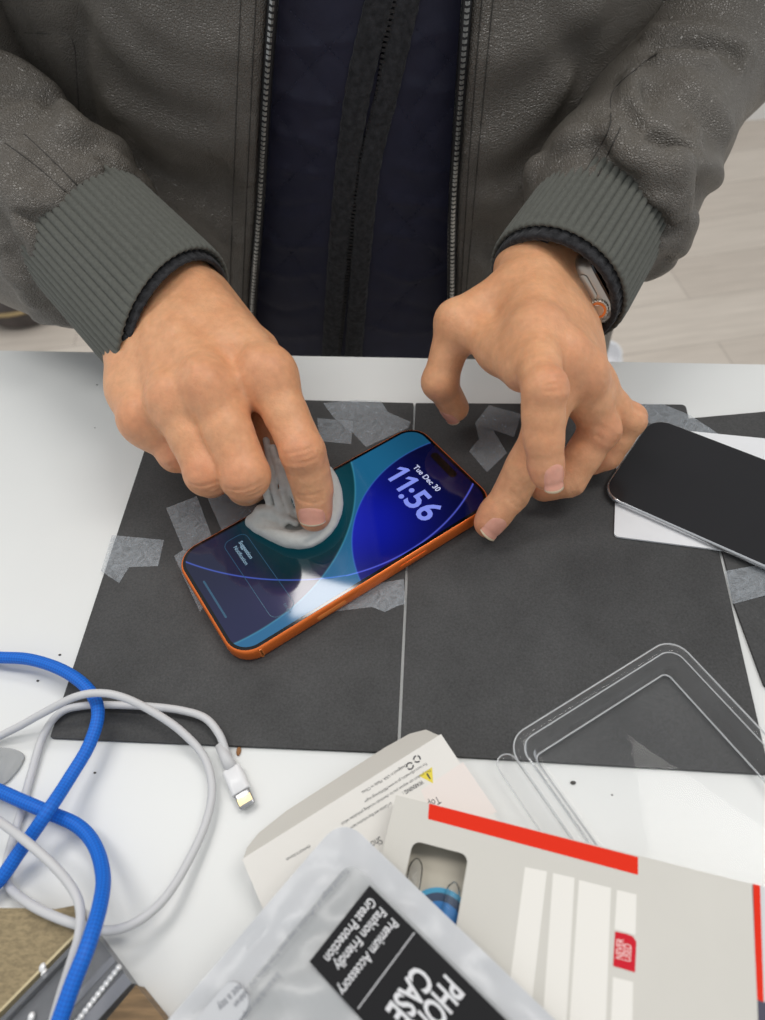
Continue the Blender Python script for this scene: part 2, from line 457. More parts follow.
# green-teal field left of the arc that runs across the middle
cT = circ3((351, 462), (355, 498), (334, 560))
gcen = ploc(318, 500)
green = LIN(4, 52, 62)*(.45+.9*np.exp(-((A-gcen[0])**2+(B-gcen[1])**2)/(2*26**2)))[..., None]
wg = ss(B, ploc(225, 560)[1], ploc(262, 535)[1])*ss(A, ploc(330, 575)[0]+4, ploc(330, 560)[0]-6)
inA = ss(-sd(cT), -.25, .25)
img = img*(1-(wg*inA)[..., None])+green*(wg*inA)[..., None]
# pale teal band beyond that arc
band = ss(sd(cT), -.25, .25)
teal = LIN(28, 92, 128)*(1-.35*ss(tA, .75, 1.))[..., None]+LIN(40, 60, 90)*ss(tR, .45, 1.)[..., None]*.6
img = img*(1-band[..., None])+teal*band[..., None]
# deep blue disc
cB = circ3((405, 455), (356, 515), (352, 545))
ind = ss(-sd(cB), -.25, .25)
bc = ploc(362, 525)
blue = LIN(6, 8, 40)+(LIN(12, 22, 150))*np.exp(-((A-bc[0])**2+(B-bc[1])**2)/(2*21**2))[..., None]+LIN(8, 12, 70)*np.exp(-((sd(cB))/6.)**2)[..., None]*.7*(1-ss(tA, .75, .95))[..., None]
img = img*(1-ind[..., None])+blue*ind[..., None]
for c_, colr, ww in ((cT, (70, 150, 165), .35), (cB, (60, 90, 190), .3)):
    img += LIN(*colr)*np.exp(-(sd(c_)/ww)**2)[..., None]*.45
cL = circ3((186, 562), (262, 579), (336, 577)); img += LIN(66, 92, 190)*np.exp(-(sd(cL)/.32)**2)[..., None]*.9*(sd(cL) > -3)[..., None]*(B < ploc(345, 575)[1])[..., None]
cL2 = circ3((345, 576), (405, 553), (470, 490)); img += LIN(90, 100, 215)*np.exp(-(sd(cL2)/.32)**2)[..., None]*.9*(B >= ploc(345, 575)[1])[..., None]
rrp = rrect(mg, mg, PW-mg, PL-mg, rr-mg, 10)
ins = np.minimum(np.minimum(A-mg, PW-mg-A), np.minimum(B-mg, PL-mg-B))
# trim the grid to the rounded display outline
ccx = np.clip(A, rr, PW-rr); ccy = np.clip(B, rr, PL-rr); dd = np.hypot(A-ccx, B-ccy)-(rr-mg)
sc_ = np.where(dd > 0, (rr-mg)/np.maximum(dd+(rr-mg), 1e-6), 1.0)
A2 = ccx+(A-ccx)*sc_; B2 = ccy+(B-ccy)*sc_
V = (PO+A2.reshape(-1, 1)*RT+B2.reshape(-1, 1)*U); V[:, 2] = ZG+.09
idx = np.arange(nx*ny).reshape(ny, nx)
Fc = np.stack([idx[:-1, :-1], idx[:-1, 1:], idx[1:, 1:], idx[1:, :-1]], -1).reshape(-1, 4)
if np.cross(RT, U)[2] < 0: Fc = Fc[:, ::-1]
m_disp = mat('display_picture', (.0, .0, .0, 1), .06, spec=.55)
nt = m_disp.node_tree; at = nd(nt, 'ShaderNodeAttribute', attribute_name='picture')
nt.links.new(at.outputs['Color'], nt.nodes['Principled BSDF'].inputs['Emission Color']); nt.nodes['Principled BSDF'].inputs['Emission Strength'].default_value = 1.0
disp = mesh('display', V, Fc, m_disp, phone, smooth=False)
ca = disp.data.color_attributes.new('picture', 'FLOAT_COLOR', 'POINT')
ca.data.foreach_set('color', np.concatenate([img.reshape(-1, 3), np.ones((nx*ny, 1))], 1).astype(np.float32).ravel())
# front camera pill
p0, p1 = ploc(434.5, 455.5), ploc(453, 474.5)
ax = unit(p1-p0); L_ = np.linalg.norm(p1-p0)
ax3 = RT*ax[0]+U*ax[1]; ay3 = np.cross(EZ, ax3)
O = PO+RT*p0[0]+U*p0[1]
V, Fc = ring_solid(O, ax3, ay3, EZ, [(rrect(-2, -2.3, L_+2, 2.3, 2.29, 8), ZG+.1), (rrect(-2, -2.3, L_+2, 2.3, 2.29, 8), ZG+.14)])
pill = mesh('camera_cutout', V, Fc, m_black, phone, smooth=False)
m_clock = mat('clock_digits_light', (0, 0, 0, 1), .2, emit=srgb(132, 146, 238), estr=.95)
m_text = mat('screen_text_light', (0, 0, 0, 1), .2, emit=srgb(200, 205, 240), estr=.95)
m_ghost = mat('screen_line_light', (0, 0, 0, 1), .2, emit=srgb(56, 100, 130), estr=.7)
m_textd = mat('screen_text_dim', (0, 0, 0, 1), .2, emit=srgb(140, 170, 190), estr=.9)
def ptext(txt, size, pbase, m, name, align='CENTER', bold=0.0, sx=1.0, parent=None):
    q = ploc(*pbase)
    O = PO+RT*q[0]+U*q[1]; O = np.array([O[0], O[1], ZG+.16])
    return text_mesh(txt, size, name, m, O, RT, U, EZ, parent or disp, bold=bold, align=align, sx=sx, extrude=0)
ptext(':56', 19.5, (397.5, 495), m_clock, 'clock_digits', 'LEFT', bold=.35, sx=1.0)
for q in ((389.0, 480.5), (397.5, 490.5)):                         # the two ones, with their flags
    a0, b0 = ploc(*q); pl_ = [(a0-1.1, b0), (a0+1.35, b0), (a0+1.35, b0+13.2), (a0-.4, b0+13.2), (a0-4.2, b0+10.4), (a0-4.2, b0+8.0), (a0-1.1, b0+10.2)]
    V = [PO+RT*x+U*y+EZ*(ZG+.16) for x, y in pl_]; mesh('clock_digits', V, [(0, 1, 2, 6), (2, 3, 6), (3, 4, 5, 6)], m_clock, disp, smooth=False)
ptext('Tue Dec 30', 4.6, (424.5, 479.5), m_text, 'date_text', bold=.07)
ptext('Suggestion', 3.1, (238.5, 542.5), m_textd, 'notice_text', 'LEFT', .05)
ptext('Notification', 2.9, (233.3, 547.5), m_textd, 'notice_text', 'LEFT', .03)
ptext('1m ago', 2.2, (283, 604), m_ghost, 'notice_text', 'LEFT', .02)
# notification outline
n0, n1, n2 = ploc(228, 534), ploc(243, 532), ploc(283, 609)
x0, x1 = 9.5, PW-9.5
ycen = (ploc(238, 545)[1]+ploc(276, 600)[1])/2
y0, y1 = ycen-6.6, ycen+6.6
outer = rrect(x0, y0, x1, y1, 4, 6); inner = rrect(x0+.28, y0+.28, x1-.28, y1-.28, 3.75, 6)
n = len(outer); V = [PO+RT*a+U*b+EZ*(ZG+.15) for a, b in outer]+[PO+RT*a+U*b+EZ*(ZG+.15) for a, b in inner]
Fc = [(i, (i+1) % n, n+(i+1) % n, n+i) for i in range(n)]
mesh('notice_outline', V, Fc, m_ghost, disp, smooth=False)
V, Fc = ring_solid(PO, RT, U, EZ, [(rrect(PW/2-13, 6.2, PW/2+13, 7.2, .45, 4), ZG+.1), (rrect(PW/2-13, 6.2, PW/2+13, 7.2, .45, 4), ZG+.15)])
mesh('home_bar', V, Fc, m_ghost, disp, smooth=False)

# ================================================================== dark phone on the white sheet
m_sheet = mat('white_sheet', srgb(232, 233, 235), .55, noise=.02, nscale=40)
s0 = P(614, 536.5, MT+1); s1 = P(770, 556.5, MT+1); s2 = P(716, 434, MT+1); 
sdir = unit(s1-s0); sn = np.array([-sdir[1], sdir[0], 0])
hgt = (s2-s0)@sn
sq = [s0, s0+sdir*180, s0+sdir*180+sn*hgt, s0+sn*hgt]
tag(MB().prism(rounded(ccw([tuple(q[:2]) for q in sq]), 2.5), MT+.3, MT+1.3).build('white_sheet', m_sheet, smooth=False),
    'white rounded sheet lying under the dark phone', 'sheet')
zb = MT+1.3; zt = zb+3.4
k0 = P(612, 498, zt); k1 = P(765, 567, zt); k2 = P(765, 461.5, zt)
kd = unit(P(765, 566.5, zt)-P(633, 508, zt)); kn = np.array([-kd[1], kd[0], 0])
kw_ = (P(720, 439.5, zt)-P(680, 530, zt)); kw_ = (P(745, 451, zt)-P(690, 533.5, zt))@kn
left = P(604.5, 486, zt)
O = P(690, 533.5, zt); O = O-kd*((O-left)@kd); O = np.array([O[0], O[1], 0])
KL = 150.
dark = thing('smartphone', 'black-screened phone with thin silver rim lying on the white sheet', 'phone', tuple(O+kd*KL/2+kn*kw_/2+EZ*zb))
m_silver = mat('silver_rim', srgb(205, 206, 208), .22, metal=.85)
r2 = 11.5
V, Fc = ring_solid(O, kd, kn, EZ, [(rrect(1.5, 1.5, KL-1.5, kw_-1.5, r2-1.5, 9), zb), (rrect(.2, .2, KL-.2, kw_-.2, r2-.2, 9), zb+1.0), (rrect(0, 0, KL, kw_, r2, 9), zb+1.7), (rrect(.2, .2, KL-.2, kw_-.2, r2-.2, 9), zt-.6), (rrect(.8, .8, KL-.8, kw_-.8, r2-.8, 9), zt)])
mesh('frame', V, Fc, m_silver, dark, autos=60)
m_dglass = mat('dark_screen', srgb(34, 33, 35), .22, spec=.35, noise=.04, nscale=20)
V, Fc = ring_solid(O, kd, kn, EZ, [(rrect(.9, .9, KL-.9, kw_-.9, r2-.9, 9), zt-.2), (rrect(1.1, 1.1, KL-1.1, kw_-1.1, r2-1.1, 9), zt+.12)])
mesh('screen_glass', V, Fc, m_dglass, dark, autos=30)
# ================================================================== sculpting on a distance grid
class Field:
    def __init__(s, lo, hi, h):
        s.lo = np.array(lo, float); s.h = h
        s.n = (np.ceil((np.array(hi)-s.lo)/h).astype(int)+1)
        s.ax = [s.lo[i]+h*np.arange(s.n[i]) for i in range(3)]
        s.v = np.full(tuple(s.n), 200., np.float32)
    def sub(s, lo, hi):
        a = np.clip(np.floor((np.array(lo)-s.lo)/s.h).astype(int), 0, s.n-1); b = np.clip(np.ceil((np.array(hi)-s.lo)/s.h).astype(int)+1, 1, s.n)
        sl = tuple(slice(a[i], max(b[i], a[i]+1)) for i in range(3))
        g = [s.ax[i][sl[i]].astype(np.float32) for i in range(3)]
        return sl, g[0][:, None, None], g[1][None, :, None], g[2][None, None, :]
    def blank(s):
        f = Field.__new__(Field); f.lo, f.h, f.n, f.ax = s.lo, s.h, s.n, s.ax; f.v = np.full(tuple(s.n), 200., np.float32); return f
    @staticmethod
    def smin(a, b, k):
        if k <= 0: return np.minimum(a, b)
        h = np.clip(k-np.abs(a-b), 0, None)/k
        return np.minimum(a, b)-h*h*k*.25
    def _seg(s, a, b, ra, rb, m, flat=None):
        a = np.asarray(a, float); b = np.asarray(b, float); r = max(ra, rb)*(1 if flat is None else max(1, 1/flat[1]))+m
        sl, X, Y, Z = s.sub(np.minimum(a, b)-r, np.maximum(a, b)+r)
        ab = b-a; L2 = ab@ab+1e-9
        px_, py_, pz_ = X-a[0], Y-a[1], Z-a[2]
        t = np.clip((px_*ab[0]+py_*ab[1]+pz_*ab[2])/L2, 0, 1)
        dx, dy, dz = px_-t*ab[0], py_-t*ab[1], pz_-t*ab[2]
        d2 = dx*dx+dy*dy+dz*dz
        if flat is not None:
            nn = unit(flat[0]); c = dx*nn[0]+dy*nn[1]+dz*nn[2]
            d2 = d2+c*c*(flat[1]**2-1)
        return sl, np.sqrt(np.maximum(d2, 0))-(ra+(rb-ra)*t)
    def cone(s, a, b, ra, rb, k=0, flat=None):
        sl, d = s._seg(a, b, ra, rb, k+8, flat); s.v[sl] = s.smin(s.v[sl], d, k); return s
    def ball(s, c, r, k=0, flat=None): return s.cone(c, np.asarray(c, float)+1e-4, r, r, k, flat)
    def chain(s, pts, rs, k=0, flat=None):
        rs = np.full(len(pts), rs, float) if np.isscalar(rs) else rs
        for i in range(len(pts)-1): s.cone(pts[i], pts[i+1], rs[i], rs[i+1], k, flat)
        return s
    def cut(s, a, b, ra, rb, k=0, flat=None):
        sl, d = s._seg(a, b, ra, rb, k+8, flat); s.v[sl] = -s.smin(-s.v[sl], d, k); return s
    def merge(s, o, k=0):
        s.v = s.smin(s.v, o.v, k); return s
    def dist(s, pts, r):
        """distance to a polyline inside its box"""
        pts = np.asarray(pts, float)
        sl, X, Y, Z = s.sub(pts.min(0)-r, pts.max(0)+r); D = None
        for a, b in zip(pts[:-1], pts[1:]):
            ab = b-a; L2 = ab@ab+1e-9
            q = [X-a[0], Y-a[1], Z-a[2]]
            t = np.clip((q[0]*ab[0]+q[1]*ab[1]+q[2]*ab[2])/L2, 0, 1)
            d = (q[0]-t*ab[0])**2+(q[1]-t*ab[1])**2+(q[2]-t*ab[2])**2
            D = d if D is None else np.minimum(D, d)
        return sl, D
    def groove(s, pts, wid, dep):
        """soft crease (dep > 0) or ridge (dep < 0) along a line on the surface"""
        sl, D = s.dist(pts, wid*2.5); s.v[sl] += dep*np.exp(-D/(wid*wid)); return s
    def sample(s, p):
        q = (np.asarray(p)-s.lo)/s.h
        if (q < 0).any() or (q >= s.n-1.001).any(): return 200.
        i = q.astype(int); f = q-i; c = s.v[i[0]:i[0]+2, i[1]:i[1]+2, i[2]:i[2]+2]
        c = c[0]*(1-f[0])+c[1]*f[0]; c = c[0]*(1-f[1])+c[1]*f[1]; return float(c[0]*(1-f[2])+c[1]*f[2])
    def grad(s, p, e=None):
        e = e or s.h*1.5; p = np.asarray(p, float)
        return unit([s.sample(p+np.eye(3)[i]*e)-s.sample(p-np.eye(3)[i]*e) for i in range(3)])
    def hit(s, u, v, t0=120., t1=900.):
        """surface point seen at photo position (u, v)"""
        d = ray(u, v); t = t0; st = s.h*.9
        while t < t1:
            if s.sample(CAMP+d*t) < 0:
                a, b = t-st, t
                for _ in range(12):
                    m = (a+b)/2
                    if s.sample(CAMP+d*m) < 0: b = m
                    else: a = m
                return CAMP+d*b
            t += st
        return None
    def line(s, pxs, step=6):
        """photo polyline carried onto the surface"""
        q = spline([(a, b, 0) for a, b in pxs], step)
        out = [s.hit(a, b) for a, b, _ in q]
        return np.array([o for o in out if o is not None])
    def mesh(s):
        v = s.v; h = s.h
        ins = v < 0
        c = np.zeros(tuple(s.n-1), np.int8)
        for i in (0, 1):
            for j in (0, 1):
                for k in (0, 1): c += ins[i:s.n[0]-1+i, j:s.n[1]-1+j, k:s.n[2]-1+k]
        act = (c > 0) & (c < 8)
        ids = np.full(act.shape, -1, np.int64); I = np.argwhere(act); ids[act] = np.arange(len(I))
        acc = np.zeros((len(I), 3)); cnt = np.zeros(len(I))
        co = [(i, j, k) for i in (0, 1) for j in (0, 1) for k in (0, 1)]
        for p in range(8):
            for q in range(p+1, 8):
                d = np.array(co[q])-np.array(co[p])
                if np.abs(d).sum() != 1: continue
                a = v[tuple((I+co[p]).T)]; b = v[tuple((I+co[q]).T)]
                m = (a < 0) != (b < 0); t = np.where(m, a/np.where(m, a-b, 1), 0)
                acc[m] += (np.array(co[p])+t[:, None]*d)[m]; cnt[m] += 1
        V = s.lo+h*(I+acc/np.maximum(cnt, 1)[:, None])
        F = []
        for ax in range(3):
            o1, o2 = [x for x in range(3) if x != ax]
            e = np.zeros(3, int); e[ax] = 1
            n = s.n-e
            A = ins[:n[0], :n[1], :n[2]]; Bn = ins[e[0]:, e[1]:, e[2]:]
            E = np.argwhere(A != Bn)
            E = E[(E[:, o1] > 0) & (E[:, o2] > 0) & (E[:, o1] < s.n[o1]-1) & (E[:, o2] < s.n[o2]-1)]
            d1 = np.zeros(3, int); d1[o1] = 1; d2 = np.zeros(3, int); d2[o2] = 1
            q = np.stack([ids[tuple((E-d1-d2).T)], ids[tuple((E-d2).T)], ids[tuple(E.T)], ids[tuple((E-d1).T)]], 1)
            pos = A[tuple(E.T)]
            flip = (~pos) if ax != 1 else pos
            q[flip] = q[flip][:, ::-1]
            F.append(q)
        F = np.vstack(F); F = F[(F >= 0).all(1)]
        return V, F
def smooth_mesh(V, F, it=2, lam=.5):
    E = np.vstack([F[:, [i, (i+1) % 4]] for i in range(4)])
    for _ in range(it):
        acc = np.zeros_like(V); c = np.zeros(len(V))
        np.add.at(acc, E[:, 0], V[E[:, 1]]); np.add.at(c, E[:, 0], 1)
        np.add.at(acc, E[:, 1], V[E[:, 0]]); np.add.at(c, E[:, 1], 1)
        V = V+lam*(acc/np.maximum(c, 1)[:, None]-V)
    return V
# ================================================================== person: hands and body
def skin_mat():
    m = bpy.data.materials.new('skin'); m.use_nodes = True; nt = m.node_tree; b = nt.nodes['Principled BSDF']
    tc = nd(nt, 'ShaderNodeTexCoord'); vec = tc.outputs['Object']
    at = nd(nt, 'ShaderNodeAttribute', attribute_name='tone')
    n1 = nd(nt, 'ShaderNodeTexNoise', Scale=60., Detail=6.0, Roughness=.65); nt.links.new(vec, n1.inputs['Vector'])
    n2 = nd(nt, 'ShaderNodeTexNoise', Scale=260., Detail=4.0); nt.links.new(vec, n2.inputs['Vector'])
    m1 = nd(nt, 'ShaderNodeMix', data_type='RGBA'); m1.inputs[6].default_value = srgb(224, 162, 119); m1.inputs[7].default_value = srgb(233, 175, 132)
    r1 = nd(nt, 'ShaderNodeMapRange'); r1.inputs[1].default_value = .36; r1.inputs[2].default_value = .64
    nt.links.new(n1.outputs['Fac'], r1.inputs[0]); nt.links.new(r1.outputs[0], m1.inputs[0])
    m2 = nd(nt, 'ShaderNodeMix', data_type='RGBA'); m2.inputs[7].default_value = srgb(206, 122, 94)
    nt.links.new(m1.outputs[2], m2.inputs[6]); nt.links.new(at.outputs['Fac'], m2.inputs[0])
    m3 = nd(nt, 'ShaderNodeMix', data_type='RGBA', blend_type='MULTIPLY'); m3.inputs[0].default_value = .35
    r2 = nd(nt, 'ShaderNodeMapRange'); r2.inputs[1].default_value = .3; r2.inputs[2].default_value = .7; r2.inputs[3].default_value = .72; r2.inputs[4].default_value = 1.08
    nt.links.new(n2.outputs['Fac'], r2.inputs[0]); nt.links.new(r2.outputs[0], m3.inputs[7]); nt.links.new(m2.outputs[2], m3.inputs[6])
    nt.links.new(m3.outputs[2], b.inputs['Base Color'])
    b.inputs['Roughness'].default_value = .46; b.inputs['Specular IOR Level'].default_value = .38
    b.inputs['Subsurface Weight'].default_value = .22; b.inputs['Subsurface Radius'].default_value = (1.0, .38, .22); b.inputs['Subsurface Scale'].default_value = .0035
    v = nd(nt, 'ShaderNodeTexVoronoi', Scale=620., feature='DISTANCE_TO_EDGE'); nt.links.new(vec, v.inputs['Vector'])
    n3 = nd(nt, 'ShaderNodeTexNoise', Scale=420., Detail=3.0); nt.links.new(vec, n3.inputs['Vector'])
    ad = nd(nt, 'ShaderNodeMath', operation='MULTIPLY_ADD'); ad.inputs[1].default_value = .5; nt.links.new(v.outputs['Distance'], ad.inputs[0]); nt.links.new(n3.outputs['Fac'], ad.inputs[2])
    bp = nd(nt, 'ShaderNodeBump', Strength=.5, Distance=.0005); nt.links.new(ad.outputs[0], bp.inputs['Height']); nt.links.new(bp.outputs['Normal'], b.inputs['Normal'])
    return m
m_skin = skin_mat()
m_nail = mat('fingernail', srgb(224, 160, 138), .28, spec=.5, coat=.25, sub=.1, noise=.04, nscale=300)
m_nailtip = mat('fingernail_tip', srgb(236, 214, 180), .3, coat=.2)

def sculpt_hand(W, E, fingers, rads, thumb, palm_k=11, h=.95, wrist=(30, 1.5), kb=.8):
    """W wrist, E point up the forearm, fingers {I,M,R,L: joints}, thumb joints"""
    allp = [W]+[q for f in fingers.values() for q in f]+thumb
    lo = np.min(allp, 0)-26; hi = np.max(allp, 0)+26
    ext = W+unit(E-W)*70
    lo = np.minimum(lo, ext-42); hi = np.maximum(hi, ext+42)
    Fd = Field(lo, hi, h)
    K = unit(fingers['L'][0]-fingers['I'][0])                 # lateral, index -> little
    Mdir = unit(fingers['M'][0]-W)
    N = unit(np.cross(Mdir, K)); N = N*np.sign(N[2])           # back of the hand
    # wrist and forearm
    Kw = unit(K-unit(E-W)*(K@unit(E-W))); Nw = unit(np.cross(unit(E-W), Kw)); Nw = Nw*np.sign(Nw@N)
    Fd.cone(W+unit(E-W)*4, ext, wrist[0], wrist[0]+4, 4, (Nw, wrist[1]))
    # palm
    offs = {'I': -17, 'M': -5, 'R': 7, 'L': 18}
    for f, o in offs.items():
        q = fingers[f][0]
        rm = rads[f][0]
        Fd.cone(W+Kw*o-N*1, q-N*1.5, 15.5, rm+1.2, palm_k)
        Fd.cone(W+Kw*o*1.05-N*10, q-N*11-unit(q-W)*8, 13, rm-1.5, palm_k)
    for a, b in (('I', 'M'), ('M', 'R'), ('R', 'L')):          # flesh between the knuckles
        Fd.cone(fingers[a][0]-N*8, fingers[b][0]-N*8, 9, 9, 8)
        Fd.cone((W*.45+fingers[a][0]*.55)-N*5, (W*.45+fingers[b][0]*.55)-N*5, 13, 13, 10)
    info = {}
    allf = Fd.blank()
    for f in 'IMRL':
        J = fingers[f]; R_ = rads[f]
        G = Fd.blank()
        seg = []
        for i in range(3):
            d = unit(J[i+1]-J[i]); s_ = unit(K-d*(K@d)); nn = unit(np.cross(d, s_))
            if i == 0: sg = np.sign(nn@N) or 1.
            nn = nn*sg
            seg.append((d, nn, s_))
        info[f] = (J, R_, seg)
        mid = lambda a, b, t: a+(b-a)*t
        # base, joints slightly fuller than the shafts, pulp on the palm side
        G.cone(J[0], mid(J[0], J[1], .5), R_[0], R_[1]*.985, 3)
        G.cone(mid(J[0], J[1], .5), J[1], R_[1]*.985, R_[1], 3)
        G.cone(J[1], mid(J[1], J[2], .5), R_[1], R_[2]*1.02, 3)
        G.cone(mid(J[1], J[2], .5), J[2], R_[2]*1.02, R_[2], 3)
        e = J[3]-seg[2][0]*R_[3]*.25
        G.cone(J[2], e, R_[2], R_[3], 3)
        G.ball(mid(J[2], J[3], .62)-seg[2][1]*1.6, R_[3]*.96, 4)
        G.cone(mid(J[0], J[1], .35)-seg[0][1]*2.5, mid(J[0], J[1], .8)-seg[0][1]*2.2, R_[1]*.92, R_[1]*.9, 4)
        G.cone(mid(J[1], J[2], .3)-seg[1][1]*1.6, mid(J[1], J[2], .75)-seg[1][1]*1.4, R_[2]*.95, R_[2]*.94, 4)
        G.ball(J[1]+seg[0][1]*1.2+seg[1][1]*.8, R_[1]*.93, 4)
        allf.merge(G, .9)
        print(f, [round(float(np.linalg.norm(J[i+1]-J[i])), 1) for i in range(3)])
    Fd.merge(allf, 7)
    # knuckle heads and extensor tendons
    for f in 'IMRL':
        J, R_, seg = info[f]
        Fd.ball(J[0]+N*kb+seg[0][1]*.6, R_[0]*.9, 9)
    # thumb
    T = thumb; G = Fd.blank(); r = rads['T']
    G.cone(T[0], T[1], r[0], r[1], 6); G.cone(T[1], T[2], r[1]*.97, r[2], 3); G.ball(T[1], r[1], 5); G.ball(T[2], r[2]*1.02, 4)
    dT = unit(T[3]-T[2])
    G.cone(T[2], T[3]-dT*r[3]*.25, r[2]*.97, r[3], 3)
    Fd.merge(G, 10)
    return Fd, info, N, K, Kw, Nw

def knuckle_lines(Fd, info, f, joint, n=3, dep=.34, gap=2.2, span=.7, wt=.5):
    J, R_, seg = info[f]
    c = J[joint]; d = unit(seg[joint-1][0]+seg[joint][0]); nn = unit(seg[joint-1][1]*(1-wt)+seg[joint][1]*wt); s_ = seg[joint][2]
    r = R_[joint]
    for i in range(n):
        o = (i-(n-1)/2)*gap
        pts = []
        for a in np.linspace(-span, span, 7):
            c1 = c+d*(o+.5*math.sin(a*3+i)); dv = nn*math.cos(a)+s_*math.sin(a); lo_, hi_ = 0., r*2
            for _ in range(10):
                m = (lo_+hi_)/2
                if Fd.sample(c1+dv*m) < 0: lo_ = m
                else: hi_ = m
            pts.append(c1+dv*lo_)
        Fd.groove(pts, .8, dep*3.6)
    Fd.groove([c+nn*r*1.0+s_*r*.3, c+nn*r*1.0-s_*r*.3], 4.0, -.25)

def nail(name, Fd, J2, J3, nn, r, parent, length=11.5, wid=.62, twist=0.0, free=2.0, shift=0.0):
    """nail plate on the back of the last finger segment (J2 -> J3)"""
    d = unit(J3-J2); nn = unit(nn-d*(nn@d)); s_ = np.cross(d, nn)
    if twist: nn, s_ = nn*math.cos(twist)+s_*math.sin(twist), s_*math.cos(twist)-nn*math.sin(twist)
    tip = J3+d*r*(.72+shift)
    nu, nv = 15, 13
    rows = []
    base = []
    for j in range(nv):
        t = j/(nv-1)                              # 0 cuticle .. 1 free edge
        row = []
        for i in range(nu):
            a = (i/(nu-1)-.5)*2
            # outline: rounded cuticle, arched free edge
            back = -length*(1-t)*(1-.22*a*a) if True else 0
            ax = tip+d*(back-(a*a)*1.5*t)
            w_ = wid*(1-.06*t)*(1-.28*(1-t)**3)
            ang = a*w_*1.25
            dirv = nn*math.cos(ang)+s_*math.sin(ang)
            # march to the skin surface
            c0 = J2+d*((ax-J2)@d)
            lo_, hi_ = 0., r*1.9
            if Fd.sample(c0) < 0:
                for _ in range(14):
                    m = (lo_+hi_)/2
                    if Fd.sample(c0+dirv*m) < 0: lo_ = m
                    else: hi_ = m
                rad = (lo_+hi_)/2
            else: rad = r*.8
            rad = max(rad, r*.72)
            if t > .8: rad = max(rad, base[i]*(.985-.05*(t-.8)))
            if len(base) < nu and j == int(.6*nv): base = base
            row.append((c0, dirv, rad))
        rows.append(row)
        if not base or t < .75: base = [q[2] for q in row]
    V = []; Fc = []
    edge = lambda i, j: min(i, nu-1-i, j) 
    for j in range(nv):
        for i in range(nu):
            c0, dv, rad = rows[j][i]
            e = min(1., min(i, nu-1-i, j)/2.)
            V.append(c0+dv*(rad-.15+.5*e))
    for j in range(nv):
        for i in range(nu):
            c0, dv, rad = rows[j][i]; V.append(c0+dv*(rad-1.0))
    n0 = nu*nv
    for j in range(nv-1):
        for i in range(nu-1):
            a = j*nu+i; q = (a, a+1, a+nu+1, a+nu)
            Fc.append(q); Fc.append(tuple(x+n0 for x in q[::-1]))
    ring = [i for i in range(nu)]+[j*nu+nu-1 for j in range(1, nv)]+[(nv-1)*nu+i for i in range(nu-2, -1, -1)]+[j*nu for j in range(nv-2, 0, -1)]
    for a, b in zip(ring, ring[1:]+ring[:1]): Fc.append((b, a, a+n0, b+n0))
    # outward orientation
    V = np.array(V); q = Fc[0]; nrm = np.cross(V[q[1]]-V[q[0]], V[q[3]]-V[q[0]])
    if nrm @ rows[0][0][1] < 0: Fc = [f[::-1] for f in Fc]
    o = mesh(name, V, Fc, [m_nail, m_nailtip], parent)
    nf = max(1, int(round(free/length*(nv-1))))
    for k, pl in enumerate(o.data.polygons):
        if min(v // nu for v in [vv % n0 for vv in pl.vertices]) >= nv-1-nf: pl.material_index = 1
    return o

# ---- joints, measured from the photo: (u, v, height of the bone line)
pj = lambda L: [P(*q) for q in L]
R_W = P(150, 290, 76); R_E = np.array([-306., 523., 116.])
R_F = dict(I=pj([(267, 374, 79), (303, 452, 57), (313, 490, 37), (314.5, 519, 24)]), M=pj([(209, 386, 82), (245, 475, 54), (246, 486, 27), (258, 482, 13)]),
           R=pj([(174, 400, 74), (208, 472, 52), (211, 479, 28), (222, 472, 14)]), L=pj([(143, 417, 61), (177, 452, 45), (184, 457, 28), (196, 450, 14)]))
R_T = pj([(208, 302, 68), (256, 352, 58), (264, 436, 40), (272, 476, 24)])
R_rad = dict(I=(11.6, 10.2, 9.5, 8.3), M=(11.4, 11.4, 9.8, 8.8), R=(11.0, 10.8, 9.4, 8.4), L=(9.2, 9.2, 8.4, 7.4), T=(15, 11.5, 10.5, 9.2))
FR, infR, NR, KR, KwR, NwR = sculpt_hand(R_W, R_E, R_F, R_rad, R_T, wrist=(31, 1.45), kb=.4)
FR.chain(pj([(134, 358, 62), (138, 390, 58), (147, 418, 56)]), [13, 13, 10], 12)
for f in 'IMRL': knuckle_lines(FR, infR, f, 1, 3, .24, wt=.5, gap=2.4)
knuckle_lines(FR, infR, 'I', 2, 3, .22, 1.8)
def fold_on(Fd, pxs, wid, dep):
    l = Fd.line(pxs, 4)
    if len(l) > 1: Fd.groove(l, wid, dep)
for f, tz in (('I', 2.2), ('M', 2.2), ('R', 2.0), ('L', 1.6)):   # tendons
    a = R_W*.55+R_F[f][0]*.45
    pts = [a+(R_F[f][0]-a)*t for t in np.linspace(0, 1, 6)]
    FR.groove([p+NR*17 for p in pts], 4.5, -.9)
fold_on(FR, [(232, 352), (228, 372), (236, 392)], 7, 1.6)     # hollow between index and middle knuckles
fold_on(FR, [(186, 372), (186, 395)], 5, .9)
fold_on(FR, [(152, 385), (154, 410)], 5, .9)
fold_on(FR, [(140, 350), (170, 330), (190, 300)], 2.5, -.5)

